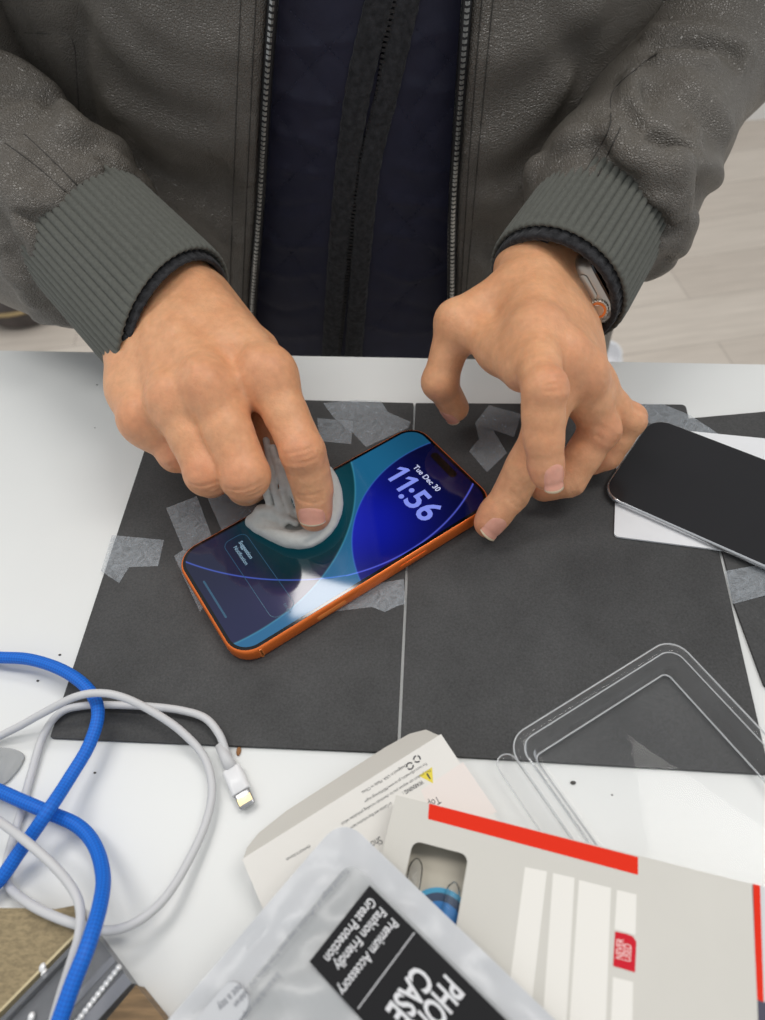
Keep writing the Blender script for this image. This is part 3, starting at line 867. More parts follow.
L_W = P(552, 284, 66); L_E = np.array([205., 535., 108.])
L_F = dict(I=pj([(537, 332, 91), (544, 389, 97), (544, 441, 78), (548, 478, 63)]), M=pj([(563, 355, 84), (541, 440, 53), (511, 494, 25), (487, 526, 14)]),
           R=pj([(582, 372, 74), (600, 429, 43), (569, 480, 21), (540, 488, 14)]), L=pj([(593, 386, 59), (629, 420, 37), (607, 455, 19), (588, 464, 13)]))
L_T = pj([(512, 294, 79), (457, 322, 71), (440, 382, 44), (456, 410, 21)])
L_rad = dict(I=(10.6, 8.8, 8.0, 7.3), M=(10.4, 9.6, 8.7, 7.8), R=(9.8, 9.3, 8.4, 7.6), L=(9.2, 7.9, 7.4, 6.6), T=(13.5, 10.8, 9.1, 8.0))
FL, infL, NL, KL_, KwL, NwL = sculpt_hand(L_W, L_E, L_F, L_rad, L_T, wrist=(29, 1.4), kb=-.5)
FL.chain(pj([(470, 330, 70), (500, 352, 74), (522, 372, 84)]), [9, 9, 9], 10)
for f in 'IMRL': knuckle_lines(FL, infL, f, 1, 3, .25)
knuckle_lines(FL, infL, 'M', 2, 3, .25, 1.8); knuckle_lines(FL, infL, 'R', 2, 2, .2, 1.8)

person = thing('person', 'person in a grey leather jacket leaning over the table, wiping the orange phone', 'person', (-25, 560, fz))
def tone_of(V, spots):
    t = np.zeros(len(V))
    for p, r, a in spots: t = np.maximum(t, a*np.exp(-((V-p)**2).sum(1)/(r*r)))
    return t
hand_parts = []
for Fd, J, info in ((FR, R_F, infR), (FL, L_F, infL)):
    V, Fc = Fd.mesh(); V = smooth_mesh(V, Fc, 1, .4)
    sp = []
    for f in 'IMRL':
        sp += [(J[f][1]+info[f][2][0][1]*8, 11, .34), (J[f][0]+info[f][2][0][1]*8, 12, .22), (J[f][3], 12, .5), (J[f][2], 9, .25)]
    hand_parts.append((V, Fc, tone_of(V, sp)))
# arms and torso under the clothes
R_S = np.array([-255., 600., 420.]); L_S = np.array([165., 600., 420.]); TC = np.array([-30., 545., 0.])
FB = Field((-450, 380, -420), (340, 720, 640), 9.0)
FB.chain([R_W+unit(R_E-R_W)*62, R_E, R_S], [27, 44, 52], 10); FB.chain([L_W+unit(L_E-L_W)*62, L_E, L_S], [26, 44, 52], 10)
FB.cone(TC+[0, 0, -130], TC+[0, 0, 330], 150, 165, 40, ((0, 1, 0), 1.55))
FB.cone(TC+[-120, 15, 400], TC+[120, 15, 400], 62, 62, 60); FB.cone(TC+[0, 10, 420], TC+[0, -10, 560], 58, 55, 30)
V, Fc = FB.mesh(); hand_parts.append((V, Fc, np.zeros(len(V))))
Vs, Fs, Ts = [], [], []; k = 0
for V, Fc, T in hand_parts: Vs.append(V); Fs.append(Fc+k); Ts.append(T); k += len(V)
body = mesh('body', np.vstack(Vs), np.vstack(Fs), m_skin, person)
at = body.data.attributes.new('tone', 'FLOAT', 'POINT'); at.data.foreach_set('value', np.concatenate(Ts).astype(np.float32))
print('body verts', k)
nail('fingernail', FR, R_F['I'][2], R_F['I'][3], infR['I'][2][2-0][1], R_rad['I'][3], person, 10.5, .82, free=.1, shift=-.62)
nail('fingernail', FL, L_F['I'][2], L_F['I'][3], infL['I'][2][2][1], L_rad['I'][3], person, 14.0, .66, twist=.1, free=.9, shift=-.05)
nail('fingernail', FL, L_F['M'][2], L_F['M'][3], infL['M'][2][2][1], L_rad['M'][3], person, 13.0, .72, free=.9, shift=-.12)
nail('fingernail', FL, L_T[2], L_T[3], unit(np.array([-.8, -.7, .2])), L_rad['T'][3], person, 12.5, .75, free=.8, shift=-.2)
# ================================================================== clothes
def leather_mat():
    m = bpy.data.materials.new('grey_leather'); m.use_nodes = True; nt = m.node_tree; b = nt.nodes['Principled BSDF']
    tc = nd(nt, 'ShaderNodeTexCoord'); vec = tc.outputs['Object']
    n1 = nd(nt, 'ShaderNodeTexNoise', Scale=14., Detail=5.0); nt.links.new(vec, n1.inputs['Vector'])
    mx = nd(nt, 'ShaderNodeMix', data_type='RGBA'); mx.inputs[6].default_value = srgb(92, 87, 80); mx.inputs[7].default_value = srgb(106, 100, 92)
    nt.links.new(n1.outputs['Fac'], mx.inputs[0]); nt.links.new(mx.outputs[2], b.inputs['Base Color'])
    b.inputs['Roughness'].default_value = .36; b.inputs['Specular IOR Level'].default_value = .6
    v = nd(nt, 'ShaderNodeTexVoronoi', Scale=680., feature='DISTANCE_TO_EDGE'); nt.links.new(vec, v.inputs['Vector'])
    r = nd(nt, 'ShaderNodeMapRange'); r.inputs[1].default_value = 0; r.inputs[2].default_value = .25; nt.links.new(v.outputs['Distance'], r.inputs[0])
    n2 = nd(nt, 'ShaderNodeTexNoise', Scale=95., Detail=5.0, Roughness=.55, Distortion=.4); nt.links.new(vec, n2.inputs['Vector'])
    ad = nd(nt, 'ShaderNodeMath', operation='MULTIPLY_ADD'); ad.inputs[1].default_value = 1.7; nt.links.new(n2.outputs['Fac'], ad.inputs[0]); nt.links.new(r.outputs[0], ad.inputs[2])
    bp = nd(nt, 'ShaderNodeBump', Strength=.65, Distance=.0007); nt.links.new(ad.outputs[0], bp.inputs['Height']); nt.links.new(bp.outputs['Normal'], b.inputs['Normal'])
    return m
m_leather = leather_mat()
m_rib = mat('ribbed_knit', srgb(92, 93, 87), .85, spec=.2, noise=.10, nscale=500, bump=.2, bscale=900, bdist=.0005, sheen=.12)
m_fleece = mat('black_fleece', srgb(50, 50, 52), .95, spec=.12, noise=.35, nscale=260, bump=.9, bscale=420, bdist=.0016, sheen=.12)
m_navy = mat('navy_quilt', srgb(34, 35, 54), .55, spec=.35, noise=.1, nscale=90, bump=.35, bscale=700, bdist=.0004, sheen=.05)
m_zip = mat('zip_metal', srgb(185, 185, 182), .35, metal=.9)
m_zipb = mat('zip_black', srgb(22, 22, 24), .45)
m_trouser = mat('dark_trouser', srgb(30, 31, 38), .9, noise=.1, nscale=300)

# ---- vest under the open jacket
VF = Field((-215, 410, -330), (155, 600, 360), 2.6)
VF.cone(TC+[0, 0, -300], TC+[0, 0, 330], 158, 172, 0, ((0, 1, 0), 1.55))
for pts, wd_, d in [
    ([(278, 133), (305, 140), (332, 153)], 3.2, -2.2), ([(262, 163), (300, 172), (325, 175)], 3.0, -1.6), ([(262, 205), (290, 208), (322, 203)], 3.0, 1.6),
    ([(258, 232), (285, 246), (322, 244)], 3.4, -2.0), ([(258, 268), (290, 276), (320, 272)], 3.0, -1.6), ([(255, 300), (285, 312), (318, 306)], 3.0, 1.5), ([(255, 330), (285, 336), (320, 334)], 3, -1.5),
    ([(268, 84), (300, 100), (330, 104)], 3.6, -1.9), ([(272, 40), (300, 48), (345, 40)], 3.6, -1.4),
    ([(395, 165), (425, 172), (455, 170)], 3.0, -1.8), ([(390, 200), (420, 204), (455, 206)], 3.2, -2.2), ([(385, 232), (420, 240), (452, 252)], 3.2, -1.8),
    ([(378, 268), (410, 280), (450, 268)], 3.2, -2.2), ([(372, 300), (410, 306), (448, 318)], 3.0, 1.6), ([(370, 325), (400, 332), (440, 330)], 3, -1.5), ([(410, 85), (440, 92), (468, 84)], 3.4, -1.6), ([(415, 40), (440, 30), (468, 40)], 3.4, -1.2),
    ([(388, 222), (420, 218), (450, 226)], 2.4, 1.6), ([(300, 118), (320, 122), (340, 118)], 2.4, 1.4), ([(262, 190), (280, 186), (300, 190)], 2.4, 1.4)]:
    fold_on(VF, pts, wd_*.7, d*2.2)
quilt = [[(262, 120), (300, 78), (355, 20)], [(262, 205), (300, 170), (340, 135)], [(262, 18), (300, 58), (345, 110)], [(262, 95), (290, 130), (325, 178)],
         [(412, 150), (440, 120), (468, 92)], [(380, 250), (420, 208), (460, 172)], [(408, 20), (440, 52), (468, 82)], [(395, 100), (425, 140), (455, 180)], [(375, 190), (415, 232), (450, 275)],
         [(262, 285), (300, 245), (330, 215)], [(256, 210), (285, 245), (318, 290)], [(372, 330), (410, 290), (450, 255)], [(290, 10), (320, 40), (350, 70)], [(415, 105), (440, 70), (468, 40)]]
for q in quilt: fold_on(VF, q, 2.2, 1.5)
V, Fc = VF.mesh(); V = smooth_mesh(V, Fc, 1)
vest = mesh('quilted_vest', V, Fc, m_navy, person, label='navy quilted lining')
m_stitch = mat('navy_thread', srgb(44, 46, 66), .8)
st = MB()
for q in quilt:
    l = VF.line(q, 3)
    for a, b in zip(l[:-1:2], l[1::2]):
        n_ = VF.grad(a)
        if np.linalg.norm(b-a) < 12: st.tube([a+n_*.7, a+(b-a)*.8+n_*.7], .3, 5)
st.build('quilt_stitching', m_stitch, vest)['kind'] = 'stuff'
def strip(name, pxs, wid, m, parent, fld, th=4.0, seg=16, rough=.5):
    l = spline(fld.line(pxs, 10), 5); V = []; n = len(l)
    for i in range(n):
        T = unit(l[min(i+1, n-1)]-l[max(i-1, 0)]); nn = fld.grad(l[i], 8); nn = unit(nn-T*(nn@T)); sd_ = np.cross(T, nn)
        wv = wid[0]+(wid[1]-wid[0])*i/(n-1)
        for j in range(seg):
            a = 2*math.pi*j/seg
            V.append(l[i]+sd_*math.cos(a)*wv*(1+.04*math.sin(i*1.7+j))+nn*(math.sin(a)*th+1.0+.35*math.sin(i*1.1+j*2)))
    Fc = [(i*seg+j, i*seg+(j+1) % seg, (i+1)*seg+(j+1) % seg, (i+1)*seg+j) for i in range(n-1) for j in range(seg)]+[tuple(range(seg))[::-1], tuple(range((n-1)*seg, n*seg))]
    return mesh(name, V, Fc, m, parent)
strip('fleece_placket', [(386, -120), (381, -30), (379, 0), (358, 91), (343, 205), (334, 311), (330, 362)], (7.8, 6.8), m_fleece, vest, VF)
strip('fleece_placket', [(424, -120), (412, -30), (407, 0), (387, 91), (370, 165), (361, 256), (353, 362)], (6.6, 6.8), m_fleece, vest, VF)
def teeth(name, pts, fld, m, parent, pitch=2.1, w_=2.0, h_=1.0, out=1.0, tape=None):
    l = spline(pts, .5); mb = MB(); acc = 0; last = l[0]
    for i in range(1, len(l)-1):
        acc += np.linalg.norm(l[i]-last); last = l[i]
        if acc < pitch: continue
        acc = 0
        T = unit(l[i+1]-l[i-1]); nn = fld.grad(l[i], 8); nn = unit(nn-T*(nn@T)); sd_ = np.cross(T, nn); c = l[i]+nn*out
        mb.frame_prism(c, sd_, T, nn, [(-w_, -pitch*.33), (w_, -pitch*.33), (w_, pitch*.33), (-w_, pitch*.33)], -h_, h_)
    return mb.build(name, m, parent, smooth=False)
vl = VF.line([(406, -120), (397, -30), (392, 0), (378, 95), (362, 161), (351, 234), (341, 329), (338, 360)], 8)
teeth('vest_zip', vl, VF, m_zipb, vest, 2.4, 2.2, 1.0, 2.0)

# ---- jacket body
JF = Field((-300, 395, -330), (215, 680, 460), 3.0)
JF.cone(TC+[0, 0, -320], TC+[0, 0, 330], 172, 188, 0, ((0, 1, 0), 1.5))
JF.cone(TC+[-150, 25, -220], TC+[-178, 35, 330], 78, 78, 40); JF.cone(TC+[148, 25, -220], TC+[160, 35, 330], 68, 74, 40)
JF.cone(TC+[-120, 20, 400], TC+[120, 20, 400], 80, 80, 60)
for pts, wd_, d in [  # drapes and puckers
    ([(95, 10), (130, 50), (175, 80), (225, 95)], 13, -5), ([(120, 110), (160, 130), (215, 140), (240, 135)], 11, -5), ([(150, 20), (190, 45), (240, 50)], 11, -3.5),
    ([(140, 160), (180, 185), (230, 190)], 12, 5), ([(150, 205), (185, 200), (215, 225), (235, 245)], 11, -5), ([(215, 165), (230, 200), (236, 260)], 6, 2.5),
    ([(85, 0), (80, 60), (90, 120)], 7, 4),
    ([(490, 150), (520, 130), (560, 90)], 13, -5), ([(485, 200), (510, 200), (545, 165)], 10, -5), ([(480, 235), (500, 250), (530, 225)], 9, 4.5), ([(495, 60), (540, 40), (590, 10)], 13, -4),
    ([(478, 265), (492, 285), (510, 285)], 8, -4), ([(560, 30), (585, 70), (560, 130)], 10, 4)]:
    fold_on(JF, pts, wd_, d*1.7)
for k in range(14):       # small gathers along the front edges
    v = 20+k*20
    fold_on(JF, [(236-.03*v, v), (248-.02*v, v+3), (258-.035*v, v+1)], 3.2, -.9+.5*math.sin(k*2.1)); fold_on(JF, [(482-.05*v, v), (494-.07*v, v+2), (506-.08*v, v+6)], 3.2, -.9+.5*math.cos(k*1.7))
zl_px = [(277, -130), (270, -30), (268, 0), (262, 91), (256, 205), (250, 293), (247, 345)]
zr_px = [(482, -130), (474, -30), (472, 0), (465, 91), (457, 205), (455, 293), (452, 345)]
zl = JF.line(zl_px, 8); zr = JF.line(zr_px, 8)
for q in ([(249, -120), (241, 0), (235, 146), (230, 285), (229, 340)], [(264, -120), (256, 0), (249, 146), (243, 285), (241, 340)]): fold_on(JF, q, 1.8, 1.6)
for q in ([(507, -120), (493, 0), (479, 146), (466, 293), (463, 340)], [(495, -120), (482, 0), (470, 146), (461, 293), (459, 340)]): fold_on(JF, q, 1.8, 1.6)
fold_on(JF, [(-5, 25), (20, 32), (70, 34)], 2.2, 1.8); fold_on(JF, [(70, 34), (75, 50), (77, 80), (80, 120)], 2.2, 2.0)
fold_on(JF, [(598, 68), (625, 45), (650, 25)], 2.2, 1.6)
X = JF.ax[0][:, None, None]; Y = JF.ax[1][None, :, None]; Z = JF.ax[2]
def xi(l):
    o = np.argsort(l[:, 2]); return np.interp(Z, l[o, 2], l[o, 0])[None, None, :]
gap = np.maximum(xi(zl)-X, X-xi(zr)); gap = np.maximum(gap, (Y-TC[1]+20))
JF.v = -Field.smin(-JF.v, (gap).astype(np.float32), 6)
V, Fc = JF.mesh(); V = smooth_mesh(V, Fc, 2)
jacket = mesh('leather_jacket', V, Fc, m_leather, person)
for l, s_ in ((zl, 1), (zr, -1)):
    l = l+np.array([s_*1.0, 0, 0])
    mb = MB(); mb.tube(spline(l+np.array([s_*1.6, 1.0, 0]), 4), 3.0, 8); zt_ = mb.build('zip_tape', m_zipb, jacket)
    teeth('zip_teeth', l+np.array([s_*1.5, 0, 0]), JF, m_zip, jacket, 2.6, 2.0, 1.0, .9)

# ---- sleeves
m_seam = mat('seam_thread', srgb(62, 59, 55), .7)
def seam(fld, pxs):
    l = fld.line(pxs, 5)
    if len(l) < 4: return
    l = spline(l, 3); l = np.array([p+fld.grad(p)*.15 for p in l])
    MB().tube(l, .34, 6).build('seam', m_seam, jacket)
for q in ([(249, -120), (241, 0), (235, 146), (230, 285), (229, 340)], [(264, -120), (256, 0), (249, 146), (243, 285), (241, 340)], [(507, -120), (493, 0), (479, 146), (466, 293), (463, 340)], [(495, -120), (482, 0), (470, 146), (461, 293), (459, 340)],
          [(-5, 25), (20, 32), (70, 34)], [(70, 34), (75, 50), (77, 80), (80, 120)]): seam(JF, q)
def sleeve(name, W, E, Sh, c0, rad, ridges, lo, hi, extra=(), roll=None, gain=2.7, h=2.6):
    d = unit(E-W)
    Fd = Field(lo, hi, h)
    Fd.chain([W+d*(c0+8), W+d*(c0+26), W+d*(c0+80), E], rad[:4], 14)
    Fd.chain([E, E*.5+Sh*.5, Sh], rad[3:6], 26)
    for c_, r_ in extra: Fd.ball(c_, r_, 22)
    if roll:                                       # gathered edge bulging over the cuff
        t_r, rc, K_, N_, fl_, o_ = roll
        for j in range(40):
            a = 2*math.pi*j/40
            rb = rc+1.5*math.sin(5*a+.7)
            Fd.ball(W+o_+d*(t_r+2.5*math.sin(3*a)+1.5*math.sin(8*a+1))+K_*rb*math.cos(a)+N_*rb*math.sin(a)/fl_, 7.5+2.2*math.sin(9*a)+1.2*math.sin(14*a+2), 3)
    for pts, wd_, dd in ridges: fold_on(Fd, pts, wd_, dd*(gain if wd_ > 2 else 1.2))
    V, Fc = Fd.mesh(); V = smooth_mesh(V, Fc, 1)
    o = mesh(name, V, Fc, m_leather, jacket)
    for q in [r[0] for r in ridges if r[1] < 2]: seam(Fd, q)
    return o, Fd
def cuff(name, W, E, t0, t1, r0, r1, Kw, Nw, m, parent, ribs=64, amp=.8, fl=1.25, tilt=0.0, roll=3.0, th=2.6, bag=.0, off=(0, 0, 0)):
    W = W+np.array(off)
    """ribbed tube round the forearm from t0 (opening) to t1, with a turned-in edge"""
    d = unit(E-W); n = ribs*8; rows = []
    prof = [(t0+5, -th*1.0), (t0+1.2, -th*.9), (t0, -th*.45), (t0, -.1*th), (t0+1.2, .25)]+[(t0+2.5+(t1-t0-2.5)*k/16, .3+bag*math.sin(math.pi*k/16)) for k in range(17)]
    V = []
    for t, o in prof:
        f = np.clip((t-t0)/(t1-t0), 0, 1); r = r0+(r1-r0)*f
        for j in range(n):
            a = 2*math.pi*j/n
            rb = amp*(abs(math.cos(a*ribs/2))**.5-.7)*min(1, .35+max(0, t-t0)/9)
            rad_ = r+o+rb
            V.append(W+d*(t+tilt*r*math.cos(a))+Kw*rad_*math.cos(a)+Nw*rad_*math.sin(a)/fl)
    Fc = []
    for i in range(len(prof)-1):
        for j in range(n): Fc.append((i*n+j, i*n+(j+1) % n, (i+1)*n+(j+1) % n, (i+1)*n+j))
    V = np.array(V); q = Fc[n*10]; nr = np.cross(V[q[1]]-V[q[0]], V[q[3]]-V[q[0]]); c = V[n*10:n*11].mean(0)
    if nr@(V[q[0]]-c) < 0: Fc = [f[::-1] for f in Fc]
    return mesh(name, V, Fc, m, parent)
c0R, c0L = 80., 56.
ridR = [([(5, 143), (35, 165), (66, 192)], 1.6, 1.2), ([(24, 134), (50, 158), (78, 186)], 1.6, 1.2),
        ([(70, 185), (82, 178), (95, 170)], 5, -4), ([(98, 166), (102, 172), (100, 182)], 3.5, -4), ([(112, 165), (126, 172), (140, 184)], 5.5, -4.5), ([(104, 160), (108, 172), (106, 186)], 2.6, 3.0), ([(142, 182), (150, 192), (152, 202)], 4, -3.5),
        ([(30, 195), (42, 205), (60, 200)], 4.5, -4.5), ([(20, 230), (32, 238), (35, 252)], 4.5, -4), ([(22, 212), (36, 220), (46, 214)], 3, 3.2), ([(10, 275), (22, 285), (30, 300)], 5, -4), ([(8, 255), (22, 262), (30, 270)], 3.2, 3), ([(40, 318), (60, 318), (85, 322)], 5, -3.5), ([(30, 330), (45, 318), (55, 305)], 3, 2.6),
        ([(0, 100), (30, 102), (55, 104)], 6, 4), ([(0, 125), (25, 112), (58, 110), (75, 125)], 6, -4), ([(60, 105), (95, 140), (125, 165)], 8, -3), ([(-15, 62), (15, 70), (46, 92)], 9, -6), ([(-10, 92), (25, 96), (58, 104)], 4, 4), ([(-20, 180), (5, 190), (25, 210)], 8, -3), ([(-15, 215), (5, 232), (18, 250)], 6, 3)]
sleeve('sleeve', R_W, R_E+KwR*8, R_S, c0R, [44, 48, 50, 54, 62, 76], ridR, (-450, 330, -90), (-130, 720, 500),
       [(R_W+unit(R_E-R_W)*(c0R+12)+KwR*15-NwR*10, 42), (R_W+unit(R_E-R_W)*(c0R+55)+KwR*22-NwR*6, 50), (R_W+unit(R_E-R_W)*(c0R+6)+KwR*27-NwR*26, 36), (R_W+unit(R_E-R_W)*(c0R+50)+KwR*36-NwR*22, 42)], roll=(88, 47, KwR, NwR, 1.15, np.zeros(3)))
cuff('rib_cuff', R_W, R_E, -31, 96, 43.5, 43, KwR, NwR, m_rib, jacket, ribs=58, amp=2.1, fl=1.26, tilt=-.26, off=KwR*2.5)
cuff('cuff_lining', R_W, R_E, -35, 4, 39.5, 40, KwR, NwR, m_fleece, jacket, ribs=40, amp=1.0, fl=1.27, tilt=-.26, off=KwR*2.5)
ridL = [([(655, 34), (690, 33), (728, 41), (746, 52)], 5.5, -5), ([(655, 48), (690, 47), (722, 53), (736, 60)], 4.5, 4.5), ([(663, 58), (700, 60), (738, 66)], 4.5, -3.5),
        ([(634, 78), (633, 96), (645, 115), (669, 131), (686, 142), (692, 134)], 5, -5), ([(648, 88), (652, 108), (672, 122), (688, 128)], 5, 3.8), ([(628, 105), (640, 126), (660, 141), (682, 150)], 4, 3.6),
        ([(612, 130), (618, 148), (634, 162), (652, 178), (656, 190)], 5, -4.6), ([(602, 150), (612, 168), (630, 178)], 4, 3.2), ([(640, 160), (660, 165), (690, 160), (712, 168)], 8, -3), ([(655, 200), (668, 205), (672, 215)], 4, -4.5), ([(646, 208), (660, 218), (664, 228)], 3, 3.5),
        ([(660, 240), (676, 246), (686, 256)], 4.5, -4), ([(566, 182), (590, 178), (612, 182)], 4.5, -3.5), ([(576, 176), (580, 184), (578, 190)], 3, 3),
        ([(583, 175), (598, 150), (610, 125), (613, 92), (640, 66), (657, 54)], 1.6, 1.3), ([(598, 176), (610, 150), (620, 128)], 1.4, 1.0), ([(690, 90), (712, 110), (722, 130)], 9, -3), ([(700, 165), (714, 172), (716, 180)], 5, -4)]
sleeve('sleeve', L_W, L_E, L_S, c0L, [44, 46, 44, 46, 58, 78], ridL, (60, 330, -60), (345, 720, 500), roll=(61, 43, KwL, NwL, 1.0, NwL*5), gain=3.4, h=2.1)
cuff('rib_cuff', L_W, L_E, -4, 68, 39.5, 38, KwL, NwL, m_rib, jacket, ribs=56, amp=1.9, fl=1.0, off=NwL*5)
cuff('cuff_lining', L_W, L_E, -9, 14, 36.5, 36.5, KwL, NwL, m_fleece, jacket, ribs=40, amp=1.0, fl=1.0, th=4.5, off=NwL*5)

# ---- trousers and shoes, behind the table
TF = Field((-240, 400, fz+20), (180, 700, -180), 10.)
for sx in (-90, 70):
    TF.chain([np.array([TC[0]+sx*.8+20, 550, -330]), np.array([TC[0]+sx+15, 555, -560]), np.array([TC[0]+sx+15, 575, fz+70])], [88, 66, 52], 20)
TF.cone(TC+[-60, 10, -280], TC+[60, 10, -280], 95, 95, 30)
V, Fc = TF.mesh(); mesh('trousers', V, Fc, m_trouser, person)
for sx in (-90, 70):
    SF = Field((TC[0]+sx-60, 400, fz-2), (TC[0]+sx+90, 680, fz+120), 6.)
    c = np.array([TC[0]+sx+15, 0, fz])
    SF.chain([c+[0, 450, 32], c+[0, 500, 36], c+[0, 600, 42]], [30, 38, 36], 12); SF.cone(c+[0, 590, 40], c+[0, 578, 90], 38, 40, 10)
    SF.v = np.maximum(SF.v, (fz+.5-SF.ax[2])[None, None, :].astype(np.float32))
    V, Fc = SF.mesh(); mesh('shoe', V, Fc, m_trouser, person)
# ================================================================== wristwatch
wd_ = unit(L_E-L_W)
tc_ = unit(CAMP-P(592, 293, 75))
B_ = unit(-wd_*.45+tc_*.55)                                   # the side with the crown looks out of the cuff
A_ = RC@np.array([22., 55., 0.]); A_ = unit(A_-B_*(A_@B_))
C_ = np.cross(A_, B_); C_ = C_*np.sign(C_@NwL)
r_ = ray(592, 293); g_ = L_W+NwL*26
WC = CAMP+r_*((g_-CAMP)@r_)-B_*15
watch = thing('smartwatch', 'titanium smartwatch with orange crown ring on the left wrist', 'watch', tuple(WC))
m_ti = mat('titanium', srgb(196, 186, 174), .32, metal=.85, bump=.05, bscale=1500)
m_watchglass = mat('watch_glass', srgb(10, 10, 12), .08, coat=.5)
m_band = mat('watch_band', srgb(36, 36, 40), .7, bump=.4, bscale=900)
hw, hl, hh = 19.5, 17.5, 6.2
def oval(sx, sy, r, n=8): return rrect(-sx, -sy, sx, sy, r, n)
V, Fc = ring_solid(WC, A_, B_, C_, [(oval(hw-3, hl-3, 9), -hh), (oval(hw-.8, hl-.8, 10.5), -hh+1.6), (oval(hw, hl, 11), -hh+3.2), (oval(hw, hl, 11), hh-3.5), (oval(hw-.7, hl-.7, 10.5), hh-1.6), (oval(hw-1.2, hl-1.2, 10), hh)])
mesh('case', V, Fc, m_ti, watch, autos=60)
V, Fc = ring_solid(WC, A_, B_, C_, [(oval(hw-1.6, hl-1.6, 9.8), hh-.4), (oval(hw-1.8, hl-1.8, 9.6), hh+.9), (oval(hw-2.6, hl-2.6, 9), hh+1.2)])
mesh('watch_screen', V, Fc, m_watchglass, watch, autos=60)
# crown with an orange ring, side button, both on the side facing the hand
def disc(O, ax, ay, az, r, h0, h1, n=28, rag=0):
    pl = [((r+rag*(i % 2))*math.cos(2*math.pi*i/n), (r+rag*(i % 2))*math.sin(2*math.pi*i/n)) for i in range(n)]
    return ring_solid(O, ax, ay, az, [(pl, h0), (pl, h1-.3), ([(a*.92, b*.92) for a, b in pl], h1)])
KO = WC+A_*8.5+B_*hl
V, Fc = disc(KO, A_, C_, B_, 5.0, -.5, 2.6, 40, .35); crown = mesh('crown', V, Fc, m_ti, watch, smooth=False)
m_oring = mat('orange_ring', srgb(226, 122, 52), .5)
V, Fc = disc(KO, A_, C_, B_, 4.3, 2.4, 3.0, 32); mesh('crown_ring', V, Fc, m_oring, crown, smooth=False, label='orange crown ring')
V, Fc = disc(KO, A_, C_, B_, 3.2, 2.9, 3.2, 32); mesh('crown_cap', V, Fc, m_ti, crown, smooth=False)
V, Fc = ring_solid(WC-A_*4+B_*hl, A_, C_, B_, [(oval(7.5, 2.9, 2.8), -.4), (oval(7.5, 2.9, 2.8), .5), (oval(7.2, 2.6, 2.5), .8)]); mesh('side_button', V, Fc, m_ti, watch, autos=50)
ra, rb_ = 33.0, 25.0
angs = np.linspace(math.radians(138), math.radians(402), 44)     # round the underside of the wrist, from lug to lug
BC = L_W+wd_*((WC-L_W)@wd_)
Vb = []
for a in angs:
    c = BC+KwL*(ra*math.cos(a))+NwL*(rb_*math.sin(a)+1.)
    nrm = unit(KwL*math.cos(a)/ra+NwL*math.sin(a)/rb_)
    for (b, o) in ((-11, 0), (11, 0), (11, 2.2), (-11, 2.2)): Vb.append(c+wd_*b+nrm*o)
n = len(angs)
Fb = [(i*4+j, i*4+(j+1) % 4, (i+1)*4+(j+1) % 4, (i+1)*4+j) for i in range(n-1) for j in range(4)]+[(3, 2, 1, 0), ((n-1)*4, (n-1)*4+1, (n-1)*4+2, (n-1)*4+3)]
mesh('watch_band', Vb, Fb, m_band, watch, autos=40)

# ================================================================== wiping cloth
CF = Field(tuple(P(250, 548, ZG).min() if False else (-112, 165, ZG-1)), (-20, 262, 70), .8)
c3 = lambda L: np.array([P(u, v, z) for u, v, z in L])
zc = ZG
rim = spline(c3([(252, 522, zc+4), (268, 530, zc+4), (290, 539, zc+4.5), (309, 538, zc+5), (324, 527, zc+6), (332, 511, zc+7), (332, 494, zc+8), (325, 474, zc+9)]), 4)
CF.chain(rim, np.linspace(3.6, 5.0, len(rim)), 3)
CF.chain(c3([(268, 522, zc+2), (292, 528, zc+1), (316, 520, zc+1), (322, 500, zc+1), (316, 484, zc+1)]), 6, 3.5, ((0, 0, 1), 3.2))
CF.chain(c3([(254, 520, zc+6), (262, 512, zc+9), (274, 512, zc+9), (284, 519, zc+8), (296, 523, zc+7)]), [3, 3.4, 3.2, 2.6, 2.0], 3)
for pts, r0, r1 in (([(266, 440, 52), (270, 462, 44), (273, 484, 35), (279, 504, 25), (284, 515, zc+8)], 2.6, 3.4), ([(273, 448, 50), (279, 468, 42), (284, 488, 32), (289, 506, 22), (294, 518, zc+6)], 3.0, 3.6),
                    ([(281, 462, 46), (288, 480, 36), (294, 498, 27), (299, 514, 19)], 2.6, 3.0), ([(266, 492, 30), (272, 508, 20), (276, 520, zc+5)], 3.2, 3.6), ([(262, 470, 38), (266, 488, 32), (270, 500, 24)], 3, 3.4)):
    l = spline(c3(pts), 3); CF.chain(l, np.linspace(r0, r1, len(l))*.68, .5)
CF.v = -Field.smin(-CF.v, (CF.ax[2]-(ZG+.25))[None, None, :].astype(np.float32)*np.ones_like(CF.v), .6)
for pts in ([(258, 524), (276, 526), (292, 530)], [(281, 522), (292, 527), (300, 527)], [(276, 500), (281, 510), (286, 516)], [(287, 494), (292, 506), (295, 514)], [(262, 517), (270, 517), (276, 520)], [(284, 520), (276, 512)], [(333, 520), (322, 534), (308, 543)]):
    fold_on(CF, pts, 1.5, 1.7)
V, Fc = CF.mesh(); V = smooth_mesh(V, Fc, 1)
m_cloth = mat('microfibre_cloth', srgb(196, 197, 193), .9, spec=.15, noise=.05, nscale=300, bump=.35, bscale=1200, bdist=.0003, sheen=.15)
tag(mesh('cleaning_cloth', V, Fc, m_cloth), 'crumpled light grey cleaning cloth under the index fingertip on the orange phone', 'cloth')

